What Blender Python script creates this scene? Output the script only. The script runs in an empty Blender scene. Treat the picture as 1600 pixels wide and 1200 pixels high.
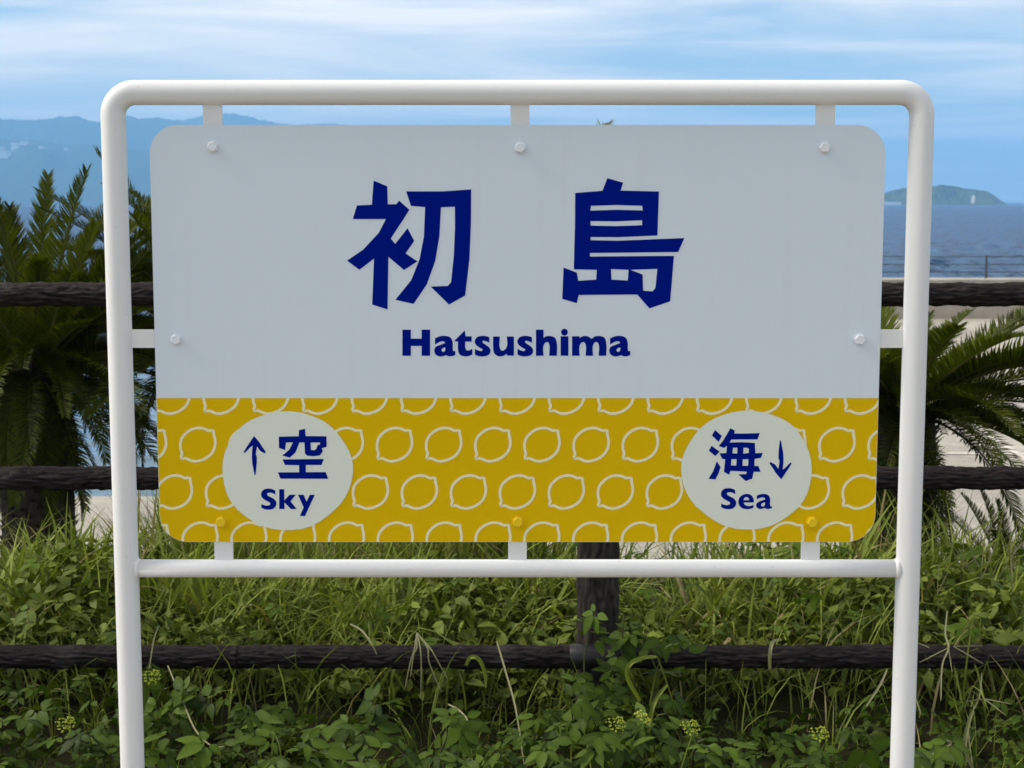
import bpy, bmesh, math, random
import numpy as np
from mathutils import Vector, Matrix, noise as mnoise
from mathutils.geometry import tessellate_polygon

R = math.radians
rng = np.random.default_rng(7)
random.seed(7)
sc = bpy.context.scene
COL = sc.collection

# ------------------------------------------------------------------ camera, world, sun, exposure
FPX, CX, CY, HORIZ = 2420.0, 800.0, 600.0, 315.0
PITCH = math.atan((CY - HORIZ) / FPX)
EYE = Vector((0.0, 0.0, 1.5))
cam_d = bpy.data.cameras.new('camera')
cam = bpy.data.objects.new('camera', cam_d)
COL.objects.link(cam)
cam.location = EYE
cam.rotation_euler = (R(90) - PITCH, 0, 0)
cam_d.sensor_width = 36.0
cam_d.lens = FPX / 1600.0 * 36.0
cam_d.clip_start = 0.05
cam_d.clip_end = 40000.0
cam_d.dof.use_dof = True
cam_d.dof.focus_distance = 2.85
cam_d.dof.aperture_fstop = 14.0
sc.camera = cam

SUN_ELEV, SUN_AZ = R(44), R(-90)         # azimuth measured from +Y towards +X: the sun stands to the left, grazing the panel
sun_dir = Vector((math.sin(SUN_AZ) * math.cos(SUN_ELEV), math.cos(SUN_AZ) * math.cos(SUN_ELEV), math.sin(SUN_ELEV)))
sun_d = bpy.data.lights.new('sun', 'SUN')
sun_d.energy = 2.8
sun_d.angle = R(20)
sun_d.color = (1.0, 0.93, 0.82)
sun = bpy.data.objects.new('sun', sun_d)
COL.objects.link(sun)
sun.rotation_euler = sun_dir.to_track_quat('Z', 'Y').to_euler()
sun.location = (-20, 8, 30)

world = bpy.data.worlds.new('World')
sc.world = world
world.use_nodes = True


def N(nt, t, **kw):
    n = nt.nodes.new(t)
    for k, v in kw.items():
        if k.startswith('i_'):
            n.inputs[k[2:].replace('_', ' ')].default_value = v
        else:
            setattr(n, k, v)
    return n


def mathn(nt, op, a, b=None, clamp=False):
    n = nt.nodes.new('ShaderNodeMath')
    n.operation = op
    n.use_clamp = clamp
    for i, v in enumerate((a, b)):
        if v is None:
            continue
        if isinstance(v, (int, float)):
            n.inputs[i].default_value = v
        else:
            nt.links.new(v, n.inputs[i])
    return n.outputs[0]


def mixc(nt, fac, a, b, blend='MIX'):
    n = nt.nodes.new('ShaderNodeMix')
    n.data_type = 'RGBA'
    n.blend_type = blend
    for sock, v in ((n.inputs[0], fac), (n.inputs[6], a), (n.inputs[7], b)):
        if isinstance(v, (int, float)):
            sock.default_value = v
        elif isinstance(v, tuple):
            sock.default_value = v if len(v) == 4 else (*v, 1)
        else:
            nt.links.new(v, sock)
    return n.outputs[2]


def ramp(nt, fac, stops):
    n = nt.nodes.new('ShaderNodeValToRGB')
    el = n.color_ramp.elements
    while len(el) < len(stops):
        el.new(0.5)
    for e, (p, c) in zip(el, stops):
        e.position = p
        e.color = c if len(c) == 4 else (*c, 1)
    nt.links.new(fac, n.inputs[0])
    return n.outputs[0]


def build_world():
    nt = world.node_tree
    nt.nodes.clear()
    out = N(nt, 'ShaderNodeOutputWorld')
    bg = N(nt, 'ShaderNodeBackground')
    bg.inputs[1].default_value = 0.1
    sky = N(nt, 'ShaderNodeTexSky', sky_type='NISHITA', sun_disc=False, sun_elevation=SUN_ELEV,
            sun_rotation=SUN_AZ, altitude=20.0, air_density=1.0, dust_density=0.4, ozone_density=3.0)
    tc = N(nt, 'ShaderNodeTexCoord')
    sep = N(nt, 'ShaderNodeSeparateXYZ')
    nt.links.new(tc.outputs['Generated'], sep.inputs[0])
    z = mathn(nt, 'ADD', mathn(nt, 'MAXIMUM', sep.outputs[2], 0.0), 0.055)
    cx = mathn(nt, 'DIVIDE', sep.outputs[0], z)
    cy = mathn(nt, 'DIVIDE', sep.outputs[1], z)
    comb = N(nt, 'ShaderNodeCombineXYZ')
    nt.links.new(cx, comb.inputs[0])
    nt.links.new(cy, comb.inputs[1])
    # long thin cirrus streaks, layered
    m1 = N(nt, 'ShaderNodeMapping')
    m1.inputs['Scale'].default_value = (0.45, 0.62, 1)
    m1.inputs['Rotation'].default_value = (0, 0, R(14))
    m1.inputs['Location'].default_value = (-4.2, 5.6, 0)
    nt.links.new(comb.outputs[0], m1.inputs[0])
    n1 = N(nt, 'ShaderNodeTexNoise', i_Scale=1.0, i_Detail=10.0, i_Roughness=0.54, i_Distortion=0.7)
    nt.links.new(m1.outputs[0], n1.inputs['Vector'])
    m2 = N(nt, 'ShaderNodeMapping')
    m2.inputs['Scale'].default_value = (0.55, 1.7, 1)
    m2.inputs['Rotation'].default_value = (0, 0, R(38))
    nt.links.new(comb.outputs[0], m2.inputs[0])
    n2 = N(nt, 'ShaderNodeTexNoise', i_Scale=1.0, i_Detail=11.0, i_Roughness=0.60, i_Distortion=0.5)
    nt.links.new(m2.outputs[0], n2.inputs['Vector'])
    c1 = ramp(nt, n1.outputs[0], [(0.36, (0, 0, 0)), (0.60, (1, 1, 1))])
    c2 = ramp(nt, n2.outputs[0], [(0.50, (0, 0, 0)), (0.70, (1, 1, 1))])
    cov = mathn(nt, 'ADD', mathn(nt, 'ADD', mathn(nt, 'MULTIPLY', c1, 0.72), 0.12), mathn(nt, 'MULTIPLY', c2, 0.38), clamp=True)
    tint = mixc(nt, 1.0, sky.outputs[0], (0.84, 0.96, 1.0), 'MULTIPLY')
    col = mixc(nt, cov, tint, (10.4, 9.4, 7.9))
    nt.links.new(col, bg.inputs[0])
    nt.links.new(bg.outputs[0], out.inputs[0])


build_world()
vs = sc.view_settings
vs.view_transform = 'Standard'
vs.look = 'None'
vs.exposure = 0.6
vs.gamma = 1.0
vs.use_curve_mapping = False
sc.display_settings.display_device = 'sRGB'
sc.render.engine = 'CYCLES'
cy = sc.cycles
cy.use_denoising = True
cy.max_bounces = 6
cy.diffuse_bounces = 3
cy.glossy_bounces = 2
cy.transmission_bounces = 6
cy.transparent_max_bounces = 8
cy.volume_bounces = 1
cy.adaptive_threshold = 0.02
cy.caustics_reflective = False
cy.caustics_refractive = False
cy.sample_clamp_indirect = 6.0


# ------------------------------------------------------------------ helpers
def P(px, py, Y):
    """the point on the vertical plane y = Y that the photograph shows at pixel px, py"""
    u, v = (px - CX) / FPX, (CY - py) / FPX
    c, s = math.cos(PITCH), math.sin(PITCH)
    d = Vector((u, c + v * s, -s + v * c))
    return EYE + d * (Y / d.y)


WORLD_AT = {}


def link(o, parent=None, at=(0, 0, 0)):
    COL.objects.link(o)
    at = Vector(at)
    WORLD_AT[o.name] = at
    if parent is not None:
        o.parent = parent
        o.location = at - WORLD_AT[parent.name]
    else:
        o.location = at
    return o


def tag(o, label=None, cat=None, group=None, kind=None):
    if label:
        o['label'] = label
    if cat:
        o['category'] = cat
    if group:
        o['group'] = group
    if kind:
        o['kind'] = kind
    return o


def empty(name, at, label, cat, group=None):
    o = bpy.data.objects.new(name, None)
    o.empty_display_size = 0.1
    link(o, None, at)
    return tag(o, label, cat, group)


def me_np(name, V, F, mat, smooth=False, tint=None):
    """mesh from an (n,3) vertex array and an (m,3) or (m,4) face array or a list of faces"""
    me = bpy.data.meshes.new(name)
    V = np.asarray(V, dtype=np.float32)
    if isinstance(F, np.ndarray):
        k = F.shape[1]
        me.vertices.add(len(V))
        me.vertices.foreach_set('co', V.ravel())
        me.loops.add(F.size)
        me.loops.foreach_set('vertex_index', F.ravel().astype(np.int32))
        me.polygons.add(len(F))
        me.polygons.foreach_set('loop_start', np.arange(0, F.size, k, dtype=np.int32))
        me.update(calc_edges=True)
        me.validate()
    else:
        me.from_pydata([tuple(v) for v in V], [], [tuple(f) for f in F])
        me.update()
    if smooth:
        me.polygons.foreach_set('use_smooth', [True] * len(me.polygons))
    if tint is not None:
        at = me.attributes.new('tint', 'FLOAT', 'POINT')
        at.data.foreach_set('value', np.asarray(tint, dtype=np.float32))
    if mat:
        me.materials.append(mat)
    return me


def mk(name, V, F, mat, parent=None, at=(0, 0, 0), smooth=False, tint=None):
    """object whose vertices are given in world coordinates; its origin goes to `at`"""
    V = np.asarray(V, dtype=np.float64) - np.asarray(tuple(at))
    o = bpy.data.objects.new(name, me_np(name, V, F, mat, smooth, tint))
    return link(o, parent, at)


def box(x0, x1, y0, y1, z0, z1):
    V = [(x0, y0, z0), (x1, y0, z0), (x1, y1, z0), (x0, y1, z0), (x0, y0, z1), (x1, y0, z1), (x1, y1, z1), (x0, y1, z1)]
    F = [(0, 3, 2, 1), (4, 5, 6, 7), (0, 1, 5, 4), (1, 2, 6, 5), (2, 3, 7, 6), (3, 0, 4, 7)]
    return V, F


def tube(path, rad, seg=24, cap=True):
    path = [Vector(p) for p in path]
    rads = rad if hasattr(rad, '__len__') else [rad] * len(path)
    V, F = [], []
    up = None
    for i, p in enumerate(path):
        t = (path[min(i + 1, len(path) - 1)] - path[max(i - 1, 0)]).normalized()
        if up is None:
            up = Vector((0, -1, 0)) if abs(t.y) < 0.9 else Vector((0, 0, 1))
        n = (up - t * up.dot(t)).normalized()
        up = n
        b = t.cross(n)
        for k in range(seg):
            a = 2 * math.pi * k / seg
            V.append(p + (n * math.cos(a) + b * math.sin(a)) * rads[i])
    m = len(path)
    for i in range(m - 1):
        for k in range(seg):
            k2 = (k + 1) % seg
            F.append((i * seg + k, i * seg + k2, (i + 1) * seg + k2, (i + 1) * seg + k))
    if cap:
        F.append(tuple(range(seg - 1, -1, -1)))
        F.append(tuple((m - 1) * seg + k for k in range(seg)))
    return V, F


def merge(*parts):
    V, F = [], []
    for v, f in parts:
        b = len(V)
        V += [tuple(x) for x in v]
        F += [tuple(i + b for i in q) for q in f]
    return V, F


# ------------------------------------------------------------------ materials
def mat_new(name):
    m = bpy.data.materials.new(name)
    m.use_nodes = True
    nt = m.node_tree
    bs = nt.nodes['Principled BSDF']
    return m, nt, bs


def painted(name, col, rough=0.45, var=0.04, bump=0.0, scale=6.0, spec=0.35, dirt=0.0, streak=0.0):
    m, nt, bs = mat_new(name)
    tc = N(nt, 'ShaderNodeTexCoord')
    n = N(nt, 'ShaderNodeTexNoise', i_Scale=scale, i_Detail=6.0, i_Roughness=0.6)
    nt.links.new(tc.outputs['Object'], n.inputs['Vector'])
    a = tuple(c * (1 - var) for c in col)
    b = tuple(min(1, c * (1 + var)) for c in col)
    c = mixc(nt, n.outputs[0], a, b)
    if dirt:
        n3 = N(nt, 'ShaderNodeTexNoise', i_Scale=170.0, i_Detail=3.0, i_Roughness=0.5)
        nt.links.new(tc.outputs['Object'], n3.inputs['Vector'])
        f = ramp(nt, n3.outputs[0], [(0.72, (0, 0, 0)), (0.78, (1, 1, 1))])
        c = mixc(nt, mathn(nt, 'MULTIPLY', f, dirt), c, (0.16, 0.14, 0.11))
    if streak:                                     # faint rain streaks and smudges
        mp = N(nt, 'ShaderNodeMapping')
        mp.inputs['Scale'].default_value = (38.0, 1.0, 1.6)
        nt.links.new(tc.outputs['Object'], mp.inputs[0])
        n4 = N(nt, 'ShaderNodeTexNoise', i_Scale=1.0, i_Detail=5.0, i_Roughness=0.6)
        nt.links.new(mp.outputs[0], n4.inputs['Vector'])
        f4 = ramp(nt, n4.outputs[0], [(0.52, (0, 0, 0)), (0.80, (1, 1, 1))])
        n5 = N(nt, 'ShaderNodeTexNoise', i_Scale=2.2, i_Detail=4.0)
        nt.links.new(tc.outputs['Object'], n5.inputs['Vector'])
        f5 = ramp(nt, n5.outputs[0], [(0.4, (0, 0, 0)), (0.7, (1, 1, 1))])
        c = mixc(nt, mathn(nt, 'MULTIPLY', mathn(nt, 'MULTIPLY', f4, f5), streak * 3), c, (0.42, 0.44, 0.42))
        c = mixc(nt, mathn(nt, 'MULTIPLY', f5, streak * 0.6), c, (0.60, 0.63, 0.62))
    nt.links.new(c, bs.inputs['Base Color'])
    r = mathn(nt, 'ADD', mathn(nt, 'MULTIPLY', n.outputs[0], 0.16), rough - 0.08)
    nt.links.new(r, bs.inputs['Roughness'])
    bs.inputs['Specular IOR Level'].default_value = spec
    if bump:
        n2 = N(nt, 'ShaderNodeTexNoise', i_Scale=220.0, i_Detail=2.0)
        nt.links.new(tc.outputs['Object'], n2.inputs['Vector'])
        bp = N(nt, 'ShaderNodeBump', i_Strength=bump, i_Distance=0.001)
        nt.links.new(n2.outputs[0], bp.inputs['Height'])
        nt.links.new(bp.outputs[0], bs.inputs['Normal'])
    return m


M = {}
M['tube'] = painted('white_tube_paint', (0.79, 0.79, 0.77), 0.42, 0.03, 0.12, 5.0, dirt=0.5)
M['panel'] = painted('white_sheet', (0.69, 0.765, 0.82), 0.5, 0.018, 0.05, 3.0, dirt=0.12, streak=0.06)
M['yellow'] = painted('yellow_film', (0.73, 0.47, 0.0015), 0.55, 0.02, 0.05, 3.0, spec=0.05)
M['cream'] = painted('cream_print', (0.86, 0.80, 0.52), 0.5, 0.02, 0, 5.0, spec=0.2)
M['roundel'] = painted('roundel_film', (0.74, 0.785, 0.69), 0.5, 0.02, 0.08, 9.0, spec=0.15)
M['blue'] = painted('navy_film', (0.0008, 0.010, 0.225), 0.6, 0.03, 0, 4.0, spec=0.0)
M['yellow_bolt'] = painted('yellow_bolt_paint', (0.80, 0.56, 0.004), 0.4, 0.04)
M['white_bolt'] = painted('white_bolt_paint', (0.78, 0.81, 0.84), 0.4, 0.04)


def bark_mat(name, lo, hi):
    m, nt, bs = mat_new(name)
    tc = N(nt, 'ShaderNodeTexCoord')
    n = N(nt, 'ShaderNodeTexNoise', i_Scale=26.0, i_Detail=6.0)
    nt.links.new(tc.outputs['Object'], n.inputs['Vector'])
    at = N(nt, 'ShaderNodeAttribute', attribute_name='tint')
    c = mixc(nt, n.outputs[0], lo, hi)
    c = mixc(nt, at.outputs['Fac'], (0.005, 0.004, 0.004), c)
    n3 = N(nt, 'ShaderNodeTexNoise', i_Scale=7.0, i_Detail=5.0)
    nt.links.new(tc.outputs['Object'], n3.inputs['Vector'])
    f = ramp(nt, n3.outputs[0], [(0.58, (0, 0, 0)), (0.75, (1, 1, 1))])
    c = mixc(nt, mathn(nt, 'MULTIPLY', f, 0.35), c, (0.075, 0.07, 0.062))
    nt.links.new(c, bs.inputs['Base Color'])
    bs.inputs['Roughness'].default_value = 0.66
    bs.inputs['Specular IOR Level'].default_value = 0.12
    n2 = N(nt, 'ShaderNodeTexNoise', i_Scale=120.0, i_Detail=4.0)
    nt.links.new(tc.outputs['Object'], n2.inputs['Vector'])
    bp = N(nt, 'ShaderNodeBump', i_Strength=0.35, i_Distance=0.004)
    nt.links.new(n2.outputs[0], bp.inputs['Height'])
    nt.links.new(bp.outputs[0], bs.inputs['Normal'])
    return m


M['bark'] = bark_mat('imitation_bark', (0.020, 0.015, 0.015), (0.058, 0.045, 0.043))
M['post_bark'] = bark_mat('post_imitation_bark', (0.040, 0.031, 0.027), (0.105, 0.085, 0.072))
M['sleeve'] = painted('black_sleeve', (0.016, 0.014, 0.015), 0.4, 0.15, 0.2, 12.0)


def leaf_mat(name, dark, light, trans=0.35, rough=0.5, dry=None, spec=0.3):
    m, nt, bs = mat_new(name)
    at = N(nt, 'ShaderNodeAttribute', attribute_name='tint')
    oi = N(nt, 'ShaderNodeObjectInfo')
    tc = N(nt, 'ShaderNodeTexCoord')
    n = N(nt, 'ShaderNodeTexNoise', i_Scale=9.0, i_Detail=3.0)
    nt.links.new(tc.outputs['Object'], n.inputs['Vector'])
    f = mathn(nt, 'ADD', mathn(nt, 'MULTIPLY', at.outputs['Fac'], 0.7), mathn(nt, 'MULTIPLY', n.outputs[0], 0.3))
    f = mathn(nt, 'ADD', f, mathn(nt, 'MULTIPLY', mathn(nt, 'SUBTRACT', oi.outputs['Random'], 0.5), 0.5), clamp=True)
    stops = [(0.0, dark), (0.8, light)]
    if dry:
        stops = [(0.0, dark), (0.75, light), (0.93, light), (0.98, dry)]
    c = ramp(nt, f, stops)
    nt.links.new(c, bs.inputs['Base Color'])
    bs.inputs['Roughness'].default_value = rough
    bs.inputs['Specular IOR Level'].default_value = spec
    tr = N(nt, 'ShaderNodeBsdfTranslucent')
    tcol = mixc(nt, 1.0, c, (1.25, 1.3, 0.5), 'MULTIPLY')
    nt.links.new(tcol, tr.inputs[0])
    mx = N(nt, 'ShaderNodeMixShader')
    mx.inputs[0].default_value = trans
    nt.links.new(bs.outputs[0], mx.inputs[1])
    nt.links.new(tr.outputs[0], mx.inputs[2])
    nt.links.new(mx.outputs[0], nt.nodes['Material Output'].inputs[0])
    return m


M['grass'] = leaf_mat('grass_blade', (0.014, 0.032, 0.004), (0.23, 0.28, 0.046), 0.22, 0.55, spec=0.15, dry=(0.30, 0.25, 0.12))
M['straw'] = leaf_mat('dry_straw', (0.16, 0.17, 0.07), (0.32, 0.30, 0.16), 0.25, 0.6)
M['weed'] = leaf_mat('weed_leaf', (0.009, 0.024, 0.003), (0.20, 0.25, 0.034), 0.18, 0.55, spec=0.15)
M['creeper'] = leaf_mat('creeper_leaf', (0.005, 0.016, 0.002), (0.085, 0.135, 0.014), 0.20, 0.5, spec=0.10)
M['stem'] = leaf_mat('green_stem', (0.06, 0.08, 0.03), (0.12, 0.13, 0.05), 0.1, 0.6)
M['flower'] = leaf_mat('yellow_green_flower', (0.34, 0.40, 0.04), (0.55, 0.58, 0.08), 0.3, 0.6)
M['cycad'] = leaf_mat('cycad_leaflet', (0.004, 0.010, 0.001), (0.105, 0.130, 0.010), 0.28, 0.5, spec=0.15)
M['rachis'] = leaf_mat('cycad_rachis', (0.09, 0.09, 0.02), (0.15, 0.14, 0.04), 0.1, 0.5)


def trunk_mat():
    m, nt, bs = mat_new('cycad_trunk_scales')
    at = N(nt, 'ShaderNodeAttribute', attribute_name='tint')
    tc = N(nt, 'ShaderNodeTexCoord')
    n = N(nt, 'ShaderNodeTexNoise', i_Scale=40.0, i_Detail=5.0)
    nt.links.new(tc.outputs['Object'], n.inputs['Vector'])
    c = mixc(nt, n.outputs[0], (0.02, 0.014, 0.010), (0.07, 0.05, 0.035))
    nt.links.new(c, bs.inputs['Base Color'])
    bs.inputs['Roughness'].default_value = 0.9
    return m


M['trunk'] = trunk_mat()


def soil_mat():
    m, nt, bs = mat_new('soil')
    tc = N(nt, 'ShaderNodeTexCoord')
    n = N(nt, 'ShaderNodeTexNoise', i_Scale=3.0, i_Detail=8.0, i_Roughness=0.7)
    nt.links.new(tc.outputs['Object'], n.inputs['Vector'])
    c = ramp(nt, n.outputs[0], [(0.3, (0.016, 0.018, 0.008)), (0.55, (0.03, 0.03, 0.014)), (0.75, (0.05, 0.042, 0.026))])
    nt.links.new(c, bs.inputs['Base Color'])
    bs.inputs['Roughness'].default_value = 0.95
    bs.inputs['Specular IOR Level'].default_value = 0.0
    bp = N(nt, 'ShaderNodeBump', i_Strength=0.8, i_Distance=0.05)
    nt.links.new(n.outputs[0], bp.inputs['Height'])
    nt.links.new(bp.outputs[0], bs.inputs['Normal'])
    return m


M['soil'] = soil_mat()


def concrete_mat(name, a, b, scale=0.6):
    m, nt, bs = mat_new(name)
    tc = N(nt, 'ShaderNodeTexCoord')
    n = N(nt, 'ShaderNodeTexNoise', i_Scale=scale, i_Detail=9.0, i_Roughness=0.65)
    nt.links.new(tc.outputs['Object'], n.inputs['Vector'])
    n2 = N(nt, 'ShaderNodeTexNoise', i_Scale=scale * 30, i_Detail=4.0)
    nt.links.new(tc.outputs['Object'], n2.inputs['Vector'])
    f = mathn(nt, 'ADD', mathn(nt, 'MULTIPLY', n.outputs[0], 0.75), mathn(nt, 'MULTIPLY', n2.outputs[0], 0.25))
    c = ramp(nt, f, [(0.33, a), (0.62, b)])
    nt.links.new(c, bs.inputs['Base Color'])
    bs.inputs['Roughness'].default_value = 0.85
    return m


M['quay'] = concrete_mat('quay_concrete', (0.22, 0.20, 0.165), (0.45, 0.42, 0.35))
M['paving'] = concrete_mat('paving_concrete', (0.26, 0.22, 0.17), (0.36, 0.31, 0.25), 2.0)
M['seawall'] = concrete_mat('sea_wall_concrete', (0.32, 0.27, 0.21), (0.44, 0.38, 0.31), 1.5)
M['line'] = painted('road_paint', (0.62, 0.58, 0.50), 0.8, 0.1, 0, 2.0)
M['rail_metal'] = painted('dark_rail_metal', (0.06, 0.07, 0.08), 0.5, 0.1)


def sea_mat():
    m, nt, bs = mat_new('sea_water')
    geo = N(nt, 'ShaderNodeNewGeometry')
    h = None
    for (sx, sy, w, det) in ((0.35, 0.12, 0.5, 3.0), (1.4, 2.2, 0.16, 3.0)):
        mp = N(nt, 'ShaderNodeMapping')
        mp.inputs['Scale'].default_value = (sx, sy, 1)
        mp.inputs['Rotation'].default_value = (0, 0, R(12))
        nt.links.new(geo.outputs['Position'], mp.inputs[0])
        n = N(nt, 'ShaderNodeTexNoise', i_Scale=1.0, i_Detail=det, i_Roughness=0.55, i_Distortion=0.4)
        nt.links.new(mp.outputs[0], n.inputs['Vector'])
        t = mathn(nt, 'MULTIPLY', n.outputs[0], w)
        h = t if h is None else mathn(nt, 'ADD', h, t)
    sp = N(nt, 'ShaderNodeSeparateXYZ')
    nt.links.new(geo.outputs['Position'], sp.inputs[0])
    calm = N(nt, 'ShaderNodeMapRange', clamp=True)              # sheltered water close to the shore is calmer
    for q, v in zip(('From Min', 'From Max', 'To Min', 'To Max'), (32.0, 70.0, 0.10, 1.0)):
        calm.inputs[q].default_value = v
    nt.links.new(sp.outputs[1], calm.inputs['Value'])
    h = mathn(nt, 'MULTIPLY', h, calm.outputs[0])
    pm = N(nt, 'ShaderNodeMapping')
    pm.inputs['Scale'].default_value = (0.40, 0.050, 1)
    pm.inputs['Rotation'].default_value = (0, 0, R(-7))
    nt.links.new(geo.outputs['Position'], pm.inputs[0])
    pn = N(nt, 'ShaderNodeTexNoise', i_Scale=1.0, i_Detail=6.0, i_Roughness=0.72, i_Distortion=0.8)
    nt.links.new(pm.outputs[0], pn.inputs['Vector'])
    wave_shade = ramp(nt, pn.outputs[0], [(0.38, (0, 0, 0)), (0.62, (1, 1, 1))])      # light and dark of wave groups, put into the water colour and roughness
    deep = mixc(nt, wave_shade, (0.003, 0.022, 0.075), (0.026, 0.085, 0.185))
    shore_sheen = mixc(nt, calm.outputs[0], (0.10, 0.15, 0.17), deep)                 # paler colour near the shore stands in for the bright sky mirrored there
    rr_ = mathn(nt, 'ADD', mathn(nt, 'MULTIPLY', wave_shade, -0.16), 0.30)
    bp = N(nt, 'ShaderNodeBump', i_Strength=1.0, i_Distance=1.0)
    nt.links.new(h, bp.inputs['Height'])
    nt.nodes.remove(bs)
    df = N(nt, 'ShaderNodeBsdfDiffuse')
    nt.links.new(shore_sheen, df.inputs['Color'])
    nt.links.new(bp.outputs[0], df.inputs['Normal'])
    gl = N(nt, 'ShaderNodeBsdfGlossy')
    gl.inputs['Color'].default_value = (0.72, 0.86, 1.0, 1)
    nt.links.new(rr_, gl.inputs['Roughness'])
    nt.links.new(bp.outputs[0], gl.inputs['Normal'])
    fr = N(nt, 'ShaderNodeFresnel', i_IOR=1.33)
    nt.links.new(bp.outputs[0], fr.inputs['Normal'])
    cap = mathn(nt, 'SUBTRACT', 0.80, mathn(nt, 'MULTIPLY', calm.outputs[0], 0.54))   # crests hide the grazing mirror in rough water
    fac = mathn(nt, 'MINIMUM', fr.outputs[0], cap)
    mx = N(nt, 'ShaderNodeMixShader')
    nt.links.new(fac, mx.inputs[0])
    nt.links.new(df.outputs[0], mx.inputs[1])
    nt.links.new(gl.outputs[0], mx.inputs[2])
    nt.links.new(mx.outputs[0], nt.nodes['Material Output'].inputs[0])
    return m


M['sea'] = sea_mat()


def forest_mat(name, a, b, scale):
    m, nt, bs = mat_new(name)
    tc = N(nt, 'ShaderNodeTexCoord')
    n = N(nt, 'ShaderNodeTexNoise', i_Scale=scale, i_Detail=8.0, i_Roughness=0.7)
    nt.links.new(tc.outputs['Object'], n.inputs['Vector'])
    c = ramp(nt, n.outputs[0], [(0.35, a), (0.65, b)])
    nt.links.new(c, bs.inputs['Base Color'])
    bs.inputs['Roughness'].default_value = 0.95
    bs.inputs['Specular IOR Level'].default_value = 0.1
    return m


M['forest'] = forest_mat('far_forest', (0.025, 0.045, 0.025), (0.06, 0.085, 0.04), 0.01)
M['island'] = forest_mat('island_forest', (0.03, 0.055, 0.03), (0.09, 0.11, 0.055), 0.02)
M['cliff'] = forest_mat('pale_cliff', (0.40, 0.38, 0.34), (0.6, 0.57, 0.5), 0.05)
M['white_wall'] = painted('far_white_wall', (0.80, 0.80, 0.80), 0.7)

# ------------------------------------------------------------------ setting: ground, quay, sea, far land
SEA_Z, QUAY_Z = -3.3, -1.8


def ground_z(x, y):
    base = np.interp(y, [-60, 3.4, 4.1, 4.6, 5.0, 5.6, 6.6, 8.0, 12.2, 13.0], [0, 0, 0.02, 0.10, 0.12, 0.02, -0.12, -0.45, -1.78, -2.1])
    n = 0.03 * np.sin(x * 2.3 + y * 1.1) + 0.025 * np.sin(x * 5.1 - y * 3.7 + 1.3)
    return base + n * np.clip((y - 3.0) / 1.0, 0, 1) * np.clip((12 - y) / 3, 0, 1)


gx = np.concatenate([np.linspace(-40, -6, 18), np.linspace(-5.8, 5.8, 120), np.linspace(6, 40, 18)])
gy = np.concatenate([np.linspace(-60, 2.5, 20), np.linspace(2.6, 7.5, 60), np.linspace(7.7, 13.0, 24)])
GX, GY = np.meshgrid(gx, gy)
GZ = ground_z(GX, GY)
nx, ny = len(gx), len(gy)


def grid_faces(nx, ny):
    i = np.arange(nx - 1)[None, :] + nx * np.arange(ny - 1)[:, None]
    return np.stack([i, i + 1, i + nx + 1, i + nx], -1).reshape(-1, 4)


tag(mk('ground', np.stack([GX, GY, GZ], -1).reshape(-1, 3), grid_faces(nx, ny), M['soil'], smooth=True), kind='structure')

# pale paved forecourt on which the photographer stands, up to the planted strip in which the sign is set
pv_o = mk('pavement', *box(-40, 40, -1.4, 2.62, -0.12, 0.045), M['paving'])
tag(pv_o, kind='structure')

# quay slab: near edge on the left, running far out on the right
qpoly = [(-60, 11.0), (60, 11.0), (60, 52.0), (6.0, 52.0), (1.5, 17.2), (-60, 17.2)]
qv = [(x, y, QUAY_Z) for x, y in qpoly] + [(x, y, SEA_Z - 1.0) for x, y in qpoly]
n = len(qpoly)
qf = [tuple(range(n))] + [(i, i + n, (i + 1) % n + n, (i + 1) % n) for i in range(n)]
tag(mk('quay', qv, qf, M['quay']), kind='structure')


def strip(name, p0, p1, w, z, mat):
    a, b = Vector((*p0, z)), Vector((*p1, z))
    s = (b - a).normalized().cross(Vector((0, 0, 1))) * w / 2
    return mk(name, [a - s, b - s, b + s, a + s], [(0, 1, 2, 3)], mat)


def ground_hit(px, py, z):
    d = P(px, py, 1.0) - EYE
    t = (z - EYE.z) / d.z
    p = EYE + d * t
    return (p.x, p.y)


a, b = ground_hit(1520, 664, QUAY_Z), ground_hit(1640, 742, QUAY_Z)
tag(strip('painted_line', a, b, 0.09, QUAY_Z + 0.006, M['line']), 'pale painted line slanting across the quay behind the right cycad', 'road marking', 'quay markings')
a, b = ground_hit(1440, 709, QUAY_Z), ground_hit(1700, 711, QUAY_Z)
tag(strip('painted_line', a, b, 0.12, QUAY_Z + 0.011, M['line']), 'pale painted line running level across the quay behind the right cycad', 'road marking', 'quay markings')

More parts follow.
